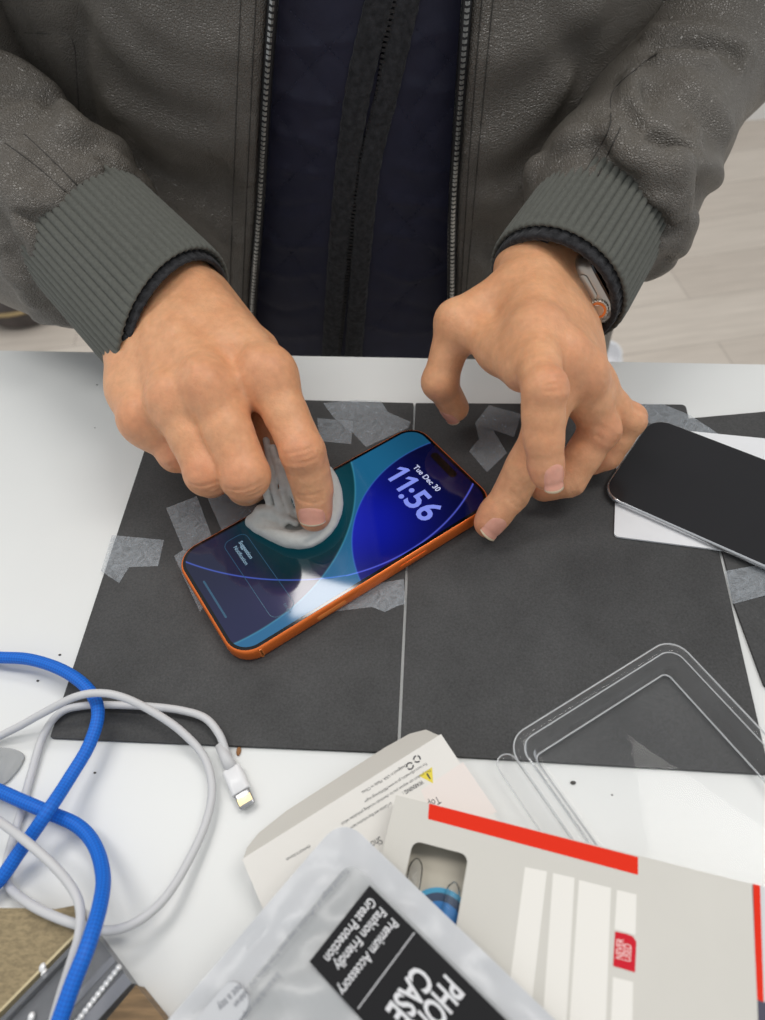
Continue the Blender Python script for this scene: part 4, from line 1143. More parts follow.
# ================================================================== clear materials
def clear_mat(name, tint=(1, 1, 1, 1), ior=1.5, haze=.05, rough=.04, hazecol=(.9, .92, .94, 1)):
    m = bpy.data.materials.new(name); m.use_nodes = True; nt = m.node_tree; nt.nodes.clear()
    out = nd(nt, 'ShaderNodeOutputMaterial'); tr = nd(nt, 'ShaderNodeBsdfTransparent'); tr.inputs[0].default_value = tint
    gl = nd(nt, 'ShaderNodeBsdfGlossy'); gl.inputs['Roughness'].default_value = rough
    df = nd(nt, 'ShaderNodeBsdfDiffuse'); df.inputs[0].default_value = hazecol
    fr = nd(nt, 'ShaderNodeFresnel'); fr.inputs['IOR'].default_value = ior
    a = nd(nt, 'ShaderNodeMixShader'); a.inputs[0].default_value = haze
    nt.links.new(tr.outputs[0], a.inputs[1]); nt.links.new(df.outputs[0], a.inputs[2])
    b = nd(nt, 'ShaderNodeMixShader'); nt.links.new(fr.outputs[0], b.inputs[0]); nt.links.new(a.outputs[0], b.inputs[1]); nt.links.new(gl.outputs[0], b.inputs[2])
    nt.links.new(b.outputs[0], out.inputs['Surface']); return m
m_clear = clear_mat('clear_plastic', haze=.03, ior=1.2)
m_edge_glint = clear_mat('clear_plastic_edge_glint', haze=.42, ior=1.45, rough=.15)  # whitish haze paints the light that plastic edges catch
m_ribc = clear_mat('clear_rib_plastic', haze=.03, ior=1.2, rough=.08)
def sheet_rings(O, ax, ay, az, rings, fill_last=True, fill_first=False):
    """open thin shell through stacked outlines"""
    V, Fc = ring_solid(O, ax, ay, az, rings)
    Fc = Fc[:-2]; n = len(rings[0][0])
    if fill_last: Fc.append(tuple(range((len(rings)-1)*n, len(rings)*n)))
    if fill_first: Fc.append(tuple(range(n))[::-1])
    return V, Fc

# ================================================================== clear tray
zr_ = MT+12
q0, q1, q2 = P(506, 741, zr_), P(673, 637, zr_), P(765, 749, zr_)
ta = unit(q1-q0); tb_ = unit(q2-q1); tb_ = unit(tb_-ta*(ta@tb_)); TL_ = np.linalg.norm(q1-q0)
TO = np.array([q0[0], q0[1], 0])
tray = thing('clear_tray', 'empty clear plastic tray lying open over the lower edge of the right mat', 'tray', (TO+ta*TL_/2+tb_*75))
LEN = 165
def R4(i, r): return rrect(i, i, TL_-i, LEN-i, max(r-i*.7, 1.5), 7)
rings = [(R4(-1.5, 9), zr_-3.2), (R4(-.4, 9), zr_-.8), (R4(.3, 9), zr_), (R4(3.2, 9), zr_), (R4(3.9, 9), zr_-.7), (R4(4.6, 9), zr_-3.4), (R4(6.6, 9), zr_-3.8), (R4(7.2, 9), zr_-4.4), (R4(8.6, 9), MT+1.2), (R4(9.6, 9), MT+.6)]
V, Fc = sheet_rings(TO, ta, tb_, EZ, rings)
t1_ = mesh('tray_shell', V, Fc, m_clear, tray, autos=70)
for nm_, i_, z_, r_ in (('rim_glint', -.4, zr_-.6, .34), ('rim_glint', 3.5, zr_-.2, .3), ('floor_glint', 8.6, MT+1.2, .42)):
    lp_ = [TO+ta*a+tb_*b+EZ*z_ for a, b in R4(i_, 9)]; lp_ = lp_+lp_[:2]
    MB().tube(lp_, r_, 6, cap=False).build(nm_, m_edge_glint, tray)  # thin milky tubes as painted highlights along rim and floor
flp = rrect(-7.5, 2, 1.0, LEN-6, 4.2, 6)
V, Fc = sheet_rings(TO, ta, tb_, EZ, [(flp, zr_-8.0), (rrect(-6.9, 2.6, .4, LEN-6.6, 3.7, 6), zr_-6.6), (rrect(-5.5, 4, .0, LEN-8, 2.5, 6), zr_-6.4)])
t2_ = mesh('hinge_lip', V, Fc, m_clear, tray, autos=70)
lp_ = [TO+ta*a+tb_*b+EZ*(zr_-7.5) for a, b in flp]; MB().tube(lp_+lp_[:2], .3, 6, cap=False).build('hinge_glint', m_edge_glint, tray)  # painted highlight round the hinge lip

# ================================================================== printed packs
class Plane:
    def __init__(s, O, X, Y, z):
        """local mm frame in the level plane z: O corner, X towards, Y side"""
        s.O = P(*O, z); s.ax = unit(P(*X, z)-s.O); y = P(*Y, z)-s.O; y -= s.ax*(s.ax@y); s.ay = unit(y); s.z = z
        s.O0 = np.array([s.O[0], s.O[1], 0.])
    def l(s, u, v): q = P(u, v, s.z)-s.O; return (q@s.ax, q@s.ay)
    def w(s, a, b, h=0): return s.O+s.ax*a+s.ay*b+EZ*h
    def poly(s, pts): return [s.l(*q) for q in pts]
def slab(pl, poly, h0, h1, name, m, parent, **k):
    poly = ccw(poly)
    hand = np.cross(pl.ax, pl.ay)[2]
    if hand < 0: poly = poly[::-1]
    return MB().frame_prism(pl.O, pl.ax, pl.ay, EZ, poly, h0, h1).build(name, m, parent, smooth=False, **k)
m_card = mat('white_card', srgb(226, 223, 217), .5, noise=.015, nscale=30)
m_cardg = mat('pale_grey_card', srgb(206, 203, 195), .5, noise=.015, nscale=30)
m_pink = mat('pale_pink_print', srgb(230, 220, 214), .5)
m_ink = mat('dark_ink', srgb(60, 60, 64), .6)
m_yel = mat('warning_yellow', srgb(226, 206, 60), .5)
m_red = mat('orange_red_print', srgb(226, 44, 14), .6, spec=.2)
m_crim = mat('crimson_print', srgb(204, 26, 44), .6, spec=.2)
m_wht = mat('white_print', srgb(232, 229, 222), .5)
m_lght = mat('label_lettering', srgb(236, 200, 196), .5)

# carton with the warning print
c1 = Plane((441, 734), (242, 859), (497, 812), 13.)
L1 = c1.l(242, 859)[0]; W1 = 62.
carton = thing('product_carton', 'opened white carton with small warning print, behind the red-striped pack', 'carton', tuple(c1.w(L1/2, W1/2, -13)))
slab(c1, [(0, 0), (L1, 0), (L1, W1), (0, W1)], -12.7, 0, 'carton_body', m_card, carton)
# tuck flap folding down from the far edge, its shade painted as greyer card
fo = [(1.0, 0), (L1-.5, 0), (L1-3, -5), (L1-9, -9.5), (L1-22, -12.5), (22, -14), (10, -13), (3.5, -9)]
V = []; nf = len(fo)
for h in (0, -.5):
    for a, b in fo: V.append(c1.w(a, b*.72, b*.5+h+(-.1)))
Fc = [tuple(range(nf)), tuple(range(nf, 2*nf))[::-1]]+[(i, nf+i, nf+(i+1) % nf, (i+1) % nf) for i in range(nf)]
mesh('tuck_flap', V, Fc, m_cardg, carton, smooth=False)
slab(c1, c1.poly([(463, 762), (497, 812), (440, 835), (421, 790)]), 0, .06, 'pale_panel', m_pink, carton)
bdir = c1.ax; ddir = c1.ay                                     # lettering runs away from the far right corner
def ctext(txt, u, v, size, pl, parent, m, name='print', up=None, bold=0.0, sx=1.0, align='LEFT', h=.08, rot=0):
    a, b = pl.l(u, v)
    ax_ = pl.ax*math.cos(rot)+pl.ay*math.sin(rot); ay_ = np.cross(EZ, ax_)
    return text_mesh(txt, size, name, m, pl.w(a, b, h), ax_, ay_, EZ, parent, bold=bold, sx=sx, align=align, extrude=0)
def cfit(txt, q0, q1, size, bold=0.): return fit_text(txt, size, 'print', m_ink, c1.w(*c1.l(*q0)), c1.w(*c1.l(*q1)), .08, carton, bold)
cfit('Designed in USA. Made in China.', (406, 764), (361, 792), 1.75)
cfit('For more information, go to www.P65Warnings.ca.gov', (426, 762.5), (364, 801), 1.7)
cfit('This product can expose you to chemicals including phthalates which', (430, 768.5), (341, 823), 1.7)
cfit('WARNING :', (422, 780), (402, 792), 2.3, .04)
cfit('to Cancer and Reproductive harm', (391, 802), (350, 827), 1.7)
cfit('Top', (438, 796), (427, 802.5), 4.2)
cfit('Show', (380, 836), (365, 845), 4.2)
cfit('chemical is known', (310, 844.5), (286, 858.5), 1.9)
a, b = c1.l(429, 777); tri = [(a-3.2, b+2.6), (a+3.2, b+2.6), (a, b-3.0)]
tri = [(a-3.0, b+2.4), (a+3.0, b+2.4), (a, b-2.8)] if False else [(a-3.2, b-2.6), (a+3.2, b-2.6), (a, b+3.0)]
slab(c1, tri, 0, .07, 'warning_triangle', m_yel, carton)
slab(c1, [(a-.4, b-1.6), (a+.4, b-1.6), (a+.25, b+1.0), (a-.25, b+1.0)], .07, .1, 'warning_mark', m_ink, carton)
for k, (u, v) in enumerate(((417, 759), (410, 766))):        # recycling marks
    a, b = c1.l(u, v); mb = MB()
    for i in range(3 if k == 0 else 2):
        n0 = 3 if k == 0 else 2
        t0 = 2*math.pi*i/n0
        arc = np.linspace(t0+.25, t0+2*math.pi/n0-.2, 8)
        r0, r1 = 1.0, 1.6
        pl_ = [(a+r1*math.cos(t), b+r1*math.sin(t)) for t in arc]+[(a+r0*math.cos(t), b+r0*math.sin(t)) for t in arc[::-1]]
        V_ = [c1.w(x, y, .08) for x, y in pl_]; mb.add(V_, [tuple(range(len(V_)))])
    mb.build('recycling_mark', m_ink, carton, smooth=False)

# red-striped window pack
zp = 24.
p1 = Plane((396, 795), (638, 855.5), (380, 847), zp)
pack = thing('window_pack', 'pale grey pack with orange-red stripe and a cut-out window', 'pack', tuple(p1.w(70, 45, -12)))
Xr = p1.l(752, 885)[0]; W2 = 100.
win = p1.poly([(411, 842), (466, 852), (452, 945), (398, 930)])
wx0 = np.mean([p1.l(412, 842)[0], p1.l(405, 881)[0]]); wx1 = p1.l(466, 870)[0]; wy0 = np.mean([win[0][1], win[1][1]]); wy1 = wy0+46
hole = rrect(wx0, wy0, wx1, wy1, 3.0, 5)
outer = [(0, 0), (Xr, 0), (Xr, W2), (0, W2)]
# front panel: ring between the outline and the window
def ring_panel(pl, outer, hole, h0, h1, name, m, parent):
    bm = bmesh.new()
    def loop(pts): 
        vs = [bm.verts.new(Vector(pl.w(a, b, h1))) for a, b in pts]
        return [bm.edges.new((vs[i], vs[(i+1) % len(vs)])) for i in range(len(vs))]
    e = loop(outer)+loop(hole)
    bmesh.ops.triangle_fill(bm, use_beauty=True, use_dissolve=False, edges=e)
    r = bmesh.ops.extrude_face_region(bm, geom=bm.faces[:])
    for v in [x for x in r['geom'] if isinstance(x, bmesh.types.BMVert)]: v.co.z -= (h1-h0)
    bmesh.ops.recalc_face_normals(bm, faces=bm.faces[:])
    bm.verts.index_update()
    V = [v.co[:] for v in bm.verts]; F = [tuple(v.index for v in f.verts) for f in bm.faces]; bm.free()
    return mesh(name, V, F, m, parent, smooth=False)
ring_panel(p1, outer, hole, -.6, 0, 'front_panel', m_cardg, pack)
D2 = 11.
for nm, pl_ in (('side_panel', [(0, 0), (Xr, 0), (Xr, .6), (0, .6)]), ('side_panel', [(0, W2-.6), (Xr, W2-.6), (Xr, W2), (0, W2)]), ('side_panel', [(0, .6), (.6, .6), (.6, W2-.6), (0, W2-.6)]), ('side_panel', [(Xr-.6, .6), (Xr, .6), (Xr, W2-.6), (Xr-.6, W2-.6)])):
    slab(p1, pl_, -D2, -.6, nm, m_cardg, pack)
m_insert = mat('beige_insert', srgb(196, 188, 172), .6)
slab(p1, [(.6, .6), (Xr-.6, .6), (Xr-.6, W2-.6), (.6, W2-.6)], -D2, -D2+.6, 'back_panel', m_insert, pack)
# blue round pad with a dark ring, under clear ribs
bc_ = p1.l(438, 925)
m_blue = mat('blue_pad', srgb(16, 118, 190), .35, noise=.12, nscale=60); m_cyan = mat('cyan_rim', srgb(52, 150, 190), .35); m_navy2 = mat('dark_blue_ring', srgb(34, 60, 92), .4)
rad0 = abs(p1.l(435, 882)[1]-bc_[1])
def circ(c, r, n=48): return [(c[0]+r*math.cos(2*math.pi*i/n), c[1]+r*math.sin(2*math.pi*i/n)) for i in range(n)]
padt = slab(p1, circ(bc_, rad0), -D2+.6, -6.5, 'pad_rim', m_cyan, pack)
slab(p1, circ(bc_, rad0-1.7), -6.5, -6.3, 'pad_ring', m_navy2, padt); slab(p1, circ(bc_, rad0-4.4), -6.3, -6.0, 'pad_centre', m_blue, padt)
for (u0, v0, u1, v1) in ((417, 856, 407, 915), (455, 880, 441, 945)):
    a0, b0 = p1.l(u0, v0); a1, b1 = p1.l(u1, v1)
    pts = [p1.w(a0+(a1-a0)*t, b0+(b1-b0)*t, -4.2) for t in np.linspace(0, 1, 14)]
    rr_ = np.full(14, 2.7); rr_[0] = .8; rr_[1] = 2.1; rr_[2] = 2.55
    MB().tube(pts, rr_, 14).build('clear_rib', m_ribc, pack)
# print
slab(p1, p1.poly([(429, 803.5), (638, 857), (638, 875), (428, 819)]), 0, .06, 'orange_stripe', m_red, pack, label='orange-red stripe')
for q in ([(525, 867), (547, 871.5), (528, 1035), (503, 1035)], [(553, 873), (574.5, 878), (565, 1045), (541, 1045)], [(579, 880), (611, 888), (605, 1045), (568, 1045)], [(617, 890), (636.5, 894.5), (635.5, 935), (614.5, 929)], [(613, 977), (633, 982), (632, 1045), (610, 1045)]):
    slab(p1, p1.poly(q), 0, .05, 'white_strip', m_wht, pack)
lb = slab(p1, p1.poly([(615, 931.5), (627, 934), (633, 936.5), (636.3, 942), (635, 972.5), (613, 966)]), .05, .1, 'crimson_label', m_crim, pack, label='crimson label reading NEVER USED')
for txt, q0, q1 in (('NEVER', (622.8, 960.5), (623.6, 939.5)), ('USED', (630.6, 962.5), (631.3, 945))):
    fit_text(txt, 3.3, 'label_lettering', m_lght, p1.w(*p1.l(*q0)), p1.w(*p1.l(*q1)), .12, lb, .05)
# neighbouring pack at the right edge with a red line
p2 = Plane((752, 885), (765, 888.5), (761, 1001), zp-1)
ylen = p2.l(761, 1001)[1]
pk2 = thing('window_pack', 'pale pack with a thin red spine line at the lower right corner', 'pack', tuple(p2.w(20, 45, -11)))
m_cool = mat('cool_grey_card', srgb(205, 207, 209), .5)
slab(p2, [(.4, -.5), (60, -.5), (60, 95), (.4, 95)], -10.9, -.1, 'pack_body', m_cool, pk2)
slab(p2, [(.4, -.5), (2.6, -.5), (2.6, ylen), (.4, ylen)], -.1, 0, 'red_line', m_red, pk2, label='thin red line')
slab(p2, [(.8, ylen), (60, ylen), (60, 95), (.8, 95)], -.1, 0, 'dark_panel', mat('dark_violet_print', srgb(62, 58, 80), .5), pk2)
text_mesh('1 pack', 3.4, 'print', m_ink, p2.w(9.5, 38, .05), -p2.ay, p2.ax, EZ, pk2, extrude=0)

# ================================================================== zip pouch with the black label
zq = 37.
pp = Plane((341, 813), (161, 1022), (546, 1021), zq)
LA, LB = 175., 105.
pouch = thing('zip_pouch', 'frosted plastic zip pouch with black phone case label, at the front of the table', 'pouch', tuple(pp.w(LA/2, LB/2, -8)))
def frosted(name, a0, a1, col, rough=.3, bump=.5, bsc=25.):
    m = bpy.data.materials.new(name); m.use_nodes = True; nt = m.node_tree; b = nt.nodes['Principled BSDF']
    b.inputs['Base Color'].default_value = col; b.inputs['Roughness'].default_value = rough
    tc = nd(nt, 'ShaderNodeTexCoord'); nz = nd(nt, 'ShaderNodeTexNoise', Scale=bsc, Detail=3.0, Distortion=.8); nt.links.new(tc.outputs['Object'], nz.inputs['Vector'])
    r = nd(nt, 'ShaderNodeMapRange'); r.inputs[1].default_value = .3; r.inputs[2].default_value = .7; r.inputs[3].default_value = a0; r.inputs[4].default_value = a1
    nt.links.new(nz.outputs['Fac'], r.inputs[0]); nt.links.new(r.outputs[0], b.inputs['Alpha'])
    bp = nd(nt, 'ShaderNodeBump', Strength=bump, Distance=.003); nt.links.new(nz.outputs['Fac'], bp.inputs['Height']); nt.links.new(bp.outputs['Normal'], b.inputs['Normal'])
    return m
m_frost = frosted('frosted_film', .84, .93, srgb(204, 206, 209), .3, .15, 14.)
m_inner = frosted('clear_film', .62, .74, srgb(190, 192, 193), .25, .2, 18.)
# pillow: two films meeting at the sealed rim
def pillow(name, x0, x1, y0, y1, r, hz, m, parent, nu=64, nv=44, base=0., amp=.5):
    V = []; Fc = []
    for sgn in (1, -1):
        k = len(V)
        for i in range(nu+1):
            for j in range(nv+1):
                a = x0+(x1-x0)*i/nu; b = y0+(y1-y0)*j/nv
                # round the near corner of the outline
                ca, cb = min(max(a, x0+r), x1-r), min(max(b, y0+r), y1-r); dd = math.hypot(a-ca, b-cb)
                if dd > 1e-6:
                    m_ = max(abs(a-ca), abs(b-cb)); f = m_/dd; a, b = ca+(a-ca)*f, cb+(b-cb)*f
                e = min(a-x0, x1-a, b-y0, y1-b)
                g = 1-math.exp(-max(e-5, 0)/9.)
                wv = (math.sin(a*.22+b*.13)+math.sin(a*.09-b*.31+1.3)+.6*math.sin(a*.47+b*.41))*amp*min(1, max(e, 0)/6)
                V.append(pp.w(a, b, base+sgn*(hz*g+.12)+(wv if sgn > 0 else wv*.4)))
        for i in range(nu):
            for j in range(nv):
                q = (k+i*(nv+1)+j, k+(i+1)*(nv+1)+j, k+(i+1)*(nv+1)+j+1, k+i*(nv+1)+j+1)
                Fc.append(q if sgn > 0 else q[::-1])
    return mesh(name, V, Fc, m, parent)
if np.cross(pp.ax, pp.ay)[2] < 0: pass
pillow('film', 0, LA, 0, LB, 9., 3.0, m_frost, pouch, base=-4.6)
m_white_ins = mat('white_insert', srgb(196, 198, 199), .6, noise=.02, nscale=20)
pillow('inner_window', 9, LA-6, 13, LB-8, 5., 1.2, m_inner, pouch, base=-1.2, amp=.35)
m_label = mat('black_label', srgb(28, 28, 30), .6, spec=.2)
lp = pp.poly([(370, 886), (310, 962), (484, 994)])
ax_l = unit(np.array(lp[1])-lp[0]); ay_l = np.array([-ax_l[1], ax_l[0]])
if ay_l@(np.array(lp[2])-lp[0]) < 0: ay_l = -ay_l
wl_ = np.linalg.norm(np.array(lp[1])-lp[0]); hl_ = 78.
lpo = [tuple(lp[0]), tuple(lp[0]+ax_l*wl_), tuple(lp[0]+ax_l*wl_+ay_l*hl_), tuple(lp[0]+ay_l*hl_)]
lab = slab(pp, lpo, .9, 1.25, 'black_label', m_label, pouch, label='black label with white lettering')
axw = pp.ax*ax_l[0]+pp.ay*ax_l[1]; ayw = np.cross(EZ, axw)
m_let = mat('white_lettering', srgb(214, 214, 216), .5)
def lfit(txt, q0, q1, size, bold=0.): return fit_text(txt, size, 'label_lettering', m_let, pp.w(*pp.l(*q0)), pp.w(*pp.l(*q1)), 1.3, lab, bold)
lfit('Great Protection', (370.5, 897), (324, 957), 4.6, .07); lfit('Fashion Friendly', (381, 907), (334, 965), 4.6, .07); lfit('Premium Accessory', (392.5, 918), (338, 990), 4.6, .07)
lfit('CASE', (416, 964), (386, 1010), 11.0, .3); lfit('PHONE', (446, 974), (404, 1033), 11.0, .3)
dl0, dl1 = np.array(pp.l(414, 934)), np.array(pp.l(359, 1008)); mb = MB()
for t in np.linspace(0, 1, 44):
    c = dl0+(dl1-dl0)*t; mb.add([pp.w(c[0]+x, c[1]+y, 1.3) for x, y in ((-.22, -.22), (.22, -.22), (.22, .22), (-.22, .22))], [(0, 1, 2, 3)])
mb.build('dotted_line', m_let, lab, smooth=False)
m_gtext = mat('grey_print', srgb(120, 122, 130), .6)
for txt, q0, q1, sz in (('To avoid danger of suffocation, keep away from babies and children', (346, 868), (234, 1004), 2.6), ('Do not use in cribs, beds or carriages', (278, 972), (243, 1016), 2.6), ('not a toy', (240, 983), (218, 1006), 3.4)):
    fit_text(txt, sz, 'warning_print', m_gtext, pp.w(*pp.l(*q0)), pp.w(*pp.l(*q1)), 1.0, pouch)
# zip lock ribs near the far end and the tear tab
a, b = pp.l(233, 974)
V, Fc = ring_solid(pp.w(a, b, -1), pp.ax, pp.ay, EZ, [(rrect(0, 0, 22, 11, 4, 5), 0), (rrect(.4, .4, 21.6, 10.6, 4, 5), 1.6)])
mesh('pull_tab', V, Fc, m_frost, pouch, smooth=False)

# ================================================================== cables
m_bluecable = bpy.data.materials.new('blue_braid'); m_bluecable.use_nodes = True
nt = m_bluecable.node_tree; b = nt.nodes['Principled BSDF']; b.inputs['Roughness'].default_value = .6
uvn = nd(nt, 'ShaderNodeUVMap'); uvn.uv_map = 'UVMap'
mp = nd(nt, 'ShaderNodeMapping'); nt.links.new(uvn.outputs[0], mp.inputs[0]); mp.inputs['Rotation'].default_value = (0, 0, math.radians(45))
ck = nd(nt, 'ShaderNodeTexChecker', Scale=1.0); nt.links.new(mp.outputs[0], ck.inputs['Vector'])
ck.inputs['Color1'].default_value = srgb(0, 112, 216); ck.inputs['Color2'].default_value = srgb(0, 92, 196)
nt.links.new(ck.outputs['Color'], b.inputs['Base Color'])
bp = nd(nt, 'ShaderNodeBump', Strength=.5, Distance=.0005); nt.links.new(ck.outputs['Fac'], bp.inputs['Height']); nt.links.new(bp.outputs['Normal'], b.inputs['Normal'])
def cable(name, pts, r, m, parent=None, seg=16, step=1.5):
    l = spline(np.array(pts), step); mb = MB(); mb.tube(l, r, seg)
    o = mb.build(name, m, parent)
    uv = o.data.uv_layers.new(name='UVMap'); n = len(l)
    L_ = np.concatenate([[0], np.cumsum(np.linalg.norm(np.diff(l, axis=0), axis=1))])
    for p_ in o.data.polygons:
        for li, vi in zip(p_.loop_indices, p_.vertices):
            i, j = divmod(vi, seg)
            jj = j
            if j == 0 and any(o.data.loops[k].vertex_index % seg == seg-1 for k in p_.loop_indices): jj = seg
            uv.data[li].uv = (L_[min(i, n-1)]/1.0, jj/seg*18)
    return o
zB = 3.3
bl = c3([(-40, 662, zB), (-15, 657, 5), (0, 657.5, 7), (30, 659.5, 9), (62, 670, 11), (87, 688, 12), (98, 711, 12), (90, 743, 11), (69, 779, 12), (46, 814, 16.5), (20, 851, 10), (-8, 887, 6), (-50, 905, zB), (-110, 870, zB), (-90, 790, zB), (-45, 775, zB),
         (-8, 788, 7), (22, 801, 8.5), (50, 813, 8.5), (78, 826, 8), (95, 846, 10), (103, 875, 16), (100, 905, 24), (88, 945, 30), (73, 983, 30), (58, 1025, 28), (40, 1070, 25)])
tag(cable('blue_cable', bl, 2.8, m_bluecable), 'thick blue braided cable looping along the left side of the table', 'cable')
m_wc = mat('white_cable_jacket', srgb(206, 206, 207), .45, spec=.4)
wcab = thing('charging_cable', 'thin white charging cable with a flat metal-tipped plug', 'cable', tuple(P(240, 780, 0)))
zW = 2.0
wl = c3([(233, 768, 3.0), (226, 752, 4), (219, 734, 6), (205, 718, 6.5), (182, 710.5, 6.5), (150, 706.5, 6), (110, 705, 5), (82, 706, 4.6), (60, 713, 4.5), (43, 736, 3), (31, 775, zW), (18, 822, zW), (7, 862, zW), (8, 885, zW), (28, 903, 10.5), (58, 918, 13), (90, 928, 12.5), (115, 930, 12.5), (140, 920, 11), (165, 898, 9), (188, 862, 6),
         (206, 822, 5), (212, 788, 5), (204, 757, 6), (182, 732, 9), (155, 713, 14), (125, 698, 19), (100, 693, 20.5), (75, 697, 20), (45, 712, 14), (18, 727, 8), (-8, 740, 4), (-30, 752, 9), (-37, 780, 14), (-25, 804, 15), (-8, 816, 15), (22, 838, 20.5), (52, 864, 21), (72, 888, 19.5), (80, 908, 19.5), (79, 935, 21), (70, 966, 20), (60, 998, 18), (48, 1040, 16)])
cable('cable_cord', wl, 1.75, m_wc, wcab, 12)
# plug
e0, e1 = P(233, 766, 3.6), P(245, 793, 3.6)
pd = unit(P(247, 797, 3.6)-P(233, 766, 3.6)); pn = np.cross(EZ, pd)
Lp = np.linalg.norm(P(243.5, 791, 3.6)-P(228.5, 770, 3.6))
MB().tube([P(219.5, 745, 4.6), P(226, 758, 4.2), P(232, 769, 3.8)], [2.1, 2.5, 2.9], 14).build('strain_relief', m_wc, wcab)
O = P(231, 768.5, 3.6)
Lh = np.linalg.norm(P(243.2, 791.5, 3.6)-O)
hp = lambda e: rrect(-4.1+e, -2.3+e, 4.1-e, 2.3-e, 2.0-e*.6, 6)
V, Fc = ring_solid(O, pn, EZ, pd, [(hp(.5), 0), (hp(0), .6), (hp(0), Lh-.3), (hp(.25), Lh)]); mesh('plug_housing', V, Fc, mat('plug_white', srgb(232, 232, 233), .35, coat=.2), wcab, autos=40)
tp = rrect(-3.4, -.85, 3.4, .85, .8, 5)
V, Fc = ring_solid(O+pd*Lh, pn, EZ, pd, [(tp, -.2), (tp, 5.6), ([(a*.86, b_*.6) for a, b_ in tp], 6.6)]); tipo = mesh('plug_tip', V, Fc, mat('plug_metal', srgb(170, 170, 172), .25, metal=.9), wcab, autos=40, label='silver plug tip')
mb = MB()
for k in range(8):
    x = -2.6+5.2*k/7
    V, Fc = ring_solid(O+pd*Lh, pn, pd, EZ, [(rrect(x-.26, 2.0, x+.26, 5.2, .2, 2), .8), (rrect(x-.26, 2.0, x+.26, 5.2, .2, 2), .95)]); mb.add(V, Fc)
mb.build('plug_contacts', mat('gold_contact', srgb(214, 190, 140), .3, metal=.8), tipo, smooth=False)

# ================================================================== lower-left corner
m_linen = mat('beige_linen_print', srgb(146, 130, 99), .7, noise=.22, nscale=420, bump=.2, bscale=900, stretch=(1, 2.2, 1))
m_wood = mat('brown_wood_print', srgb(134, 108, 76), .6, noise=.32, nscale=60, stretch=(1, 9, 1))
zb_ = 8.
pb = Plane((84, 925), (-5, 1012), (10, 905), zb_)
bx_ = thing('packed_case', 'beige textured pack in clear film with a silver beaded strip, lower left corner', 'pack', tuple(pb.w(40, 20, -zb_)))
slab(pb, pb.poly([(-60, 908), (30, 908), (56, 909), (77, 905), (80, 928), (-60, 1070)]), -zb_+.3, 0, 'pack_body', m_linen, bx_)
m_gilt = mat('gilt_edge', srgb(206, 190, 150), .4)
slab(pb, pb.poly([(80, 928), (82, 929.5), (-60, 1073), (-60, 1070)]), -zb_+.3, .05, 'pale_edge', m_gilt, bx_)
# clear tray with a silver strip and bead row beside it
zs = 7.
ps = Plane((98, 937), (-5, 1045), (133, 982), zs)
m_film = clear_mat('grey_film', haze=.5, hazecol=srgb(140, 142, 147), rough=.15, ior=1.4)
m_silv = mat('silver_foil', srgb(128, 130, 136), .4, metal=.3)
wS = ps.l(133, 982)[1]
slab(ps, [(0, -2), (125, -2), (125, wS), (0, wS)], -zs+.3, 0, 'film_sleeve', m_film, bx_)
slab(ps, [(2, -4), (125, -4), (125, -2.2), (2, -2.2)], -6, 3.5, 'film_fold', m_film, bx_)
slab(ps, [(0, wS-4.6), (125, wS-4.6), (125, wS), (0, wS)], 0, .5, 'silver_strip', m_silv, bx_)
slab(ps, [(0, wS*.42), (125, wS*.42), (125, wS*.42+2.6), (0, wS*.42+2.6)], 0, .4, 'silver_strip', m_silv, bx_)
b0_, b1_ = np.array(ps.l(119, 968)), np.array(ps.l(86, 1011)); d_ = b1_-b0_; nb = 10
for i in range(14):
    c = b0_+d_*i/8.
    q = ps.w(c[0], c[1], .6)
    MB().ball(q, 1.2, 12, 8, (1, 1, .8)).build('silver_bead', mat('bead_chrome', srgb(245, 245, 245), .25, metal=.35) if i == 0 else bpy.data.materials['bead_chrome'], bx_)
for u, v in ((44, 968), (46, 974), (33, 1017)):
    a, b_ = ps.l(u, v); MB().ball(ps.w(a, b_, 1.2), 1.3, 12, 8, (1, 1.3, .8)).build('silver_stud', bpy.data.materials['bead_chrome'], bx_)
pw_ = Plane((136, 985), (60, 1075), (170, 1022), 9.)
wb = thing('wood_pack', 'brown wood-grained pack sticking out beside the film sleeve, bottom edge', 'pack', tuple(pw_.w(40, 14, -9)))
slab(pw_, [(0, 0), (110, 0), (110, 36), (0, 36)], -8.8, 0, 'pack_body', m_wood, wb)
# grey translucent tab at the left edge
m_tab = frosted('grey_silicone', .5, .75, srgb(176, 178, 178), .35, .4, 60.)
tb2 = [tuple(P(u, v, 1.)[:2]) for u, v in ((-20, 748), (10, 748), (22, 752), (25, 757), (20, 768), (6, 784), (-20, 792))]
tag(MB().prism(rounded(ccw(tb2), 2.5), 0.1, 1.6).build('silicone_tab', m_tab, smooth=False), 'grey translucent tab on the table at the left edge, under the cables', 'tab')

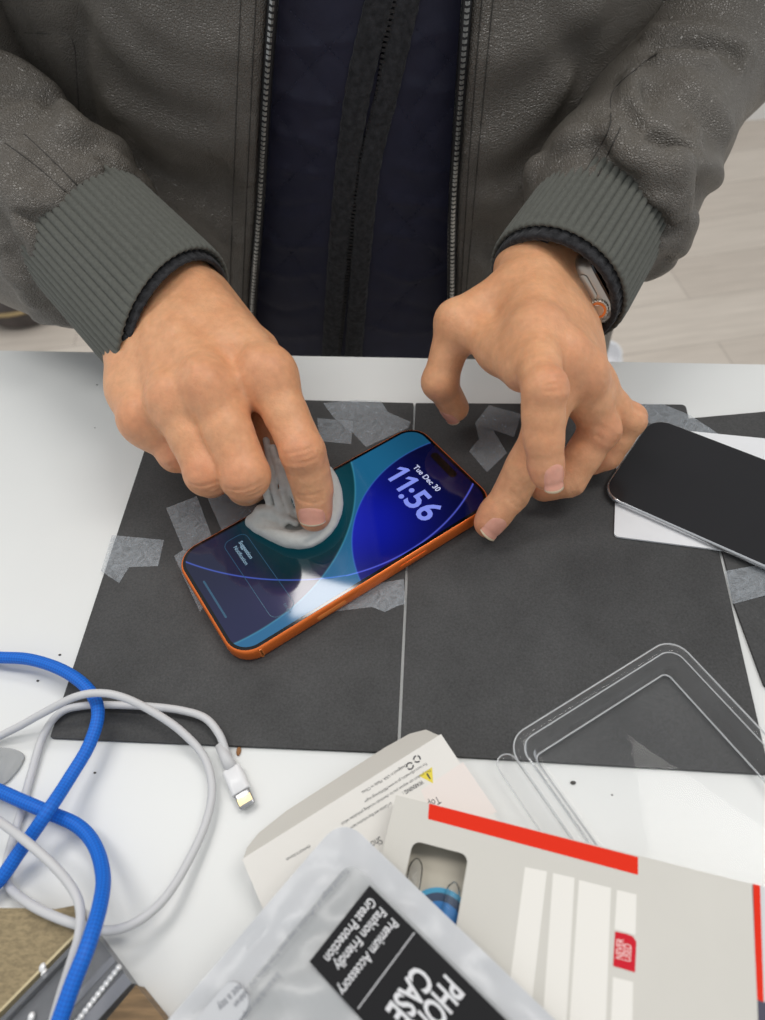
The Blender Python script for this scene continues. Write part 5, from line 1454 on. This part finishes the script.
# ================================================================== on the floor behind the table
def floor_pt(u, v):
    d = ray(u, v); return CAMP+d*((fz-CAM_H)/d[2])
m_bag = mat('dark_grey_bag', srgb(84, 78, 76), .7, noise=.25, nscale=14); m_brass = mat('tan_trim', srgb(168, 146, 104), .5)
bp_ = floor_pt(52, 338); 
BF = Field(bp_+[-330, -60, 0], bp_+[140, 330, 330], 9.)
BF.cone(bp_+[-110, 120, 90], bp_+[-90, 130, 170], 125, 95, 30, ((0, 1, 0), 1.25))
BF.v = np.maximum(BF.v, (fz+1.-BF.ax[2])[None, None, :].astype(np.float32))
V, Fc = BF.mesh(); bag = thing('floor_bag', 'blurred dark grey rounded bag with tan rim on the floor, beyond the left table edge', 'bag', (bp_[0]-100, bp_[1]+120, fz))
mesh('bag_body', V, Fc, m_bag, bag)
an = np.linspace(0, 2*math.pi, 60)
l = np.array([bp_+np.array([-110+127*math.cos(t), 120+101*math.sin(t), 72]) for t in an]); MB().tube(l, 6, 8).build('bag_rim', m_brass, bag)
d_ = ray(607, 350.5); sp_ = CAMP+d_*((fz+96-CAM_H)/d_[2])-np.array([-30., 230., 96.])
SF = Field(sp_+[-110, -40, -2], sp_+[90, 330, 140], 5.)
c0 = sp_+[-25, 0, 0]
SF.chain([c0+[2, 38, 40], c0+[0, 90, 48], c0+[-4, 170, 52]], [34, 42, 38], 16); SF.chain([c0+[-4, 175, 55], c0+[-5, 215, 60], c0+[-5, 220, 92]], [36, 36, 33], 12)
SF.cut(c0+[-5, 212, 84], c0+[-5, 212, 140], 25, 27, 5)
SF.v = np.maximum(SF.v, (fz+16.-SF.ax[2])[None, None, :].astype(np.float32))
V, Fc = SF.mesh(); shoe = thing('sneaker', 'white shoe on the floor, just showing behind the table edge beside the watch hand', 'shoe', (c0[0], c0[1]+120, fz))
m_snk = mat('white_sneaker', srgb(236, 236, 238), .5); mesh('upper', V, Fc, m_snk, shoe)
SF = Field(c0+[-70, -20, -6], c0+[70, 290, 40], 5.)
SF.chain([c0+[2, 42, 12], c0+[0, 95, 12], c0+[-4, 220, 12]], [40, 46, 40], 16, ((0, 0, 1), 2.2))
SF.v = np.maximum(np.maximum(SF.v, (fz+.5-SF.ax[2])[None, None, :].astype(np.float32)), (SF.ax[2]-fz-20)[None, None, :].astype(np.float32))
V, Fc = SF.mesh(); mesh('sole', V, Fc, mat('sneaker_sole', srgb(216, 216, 214), .7), shoe)
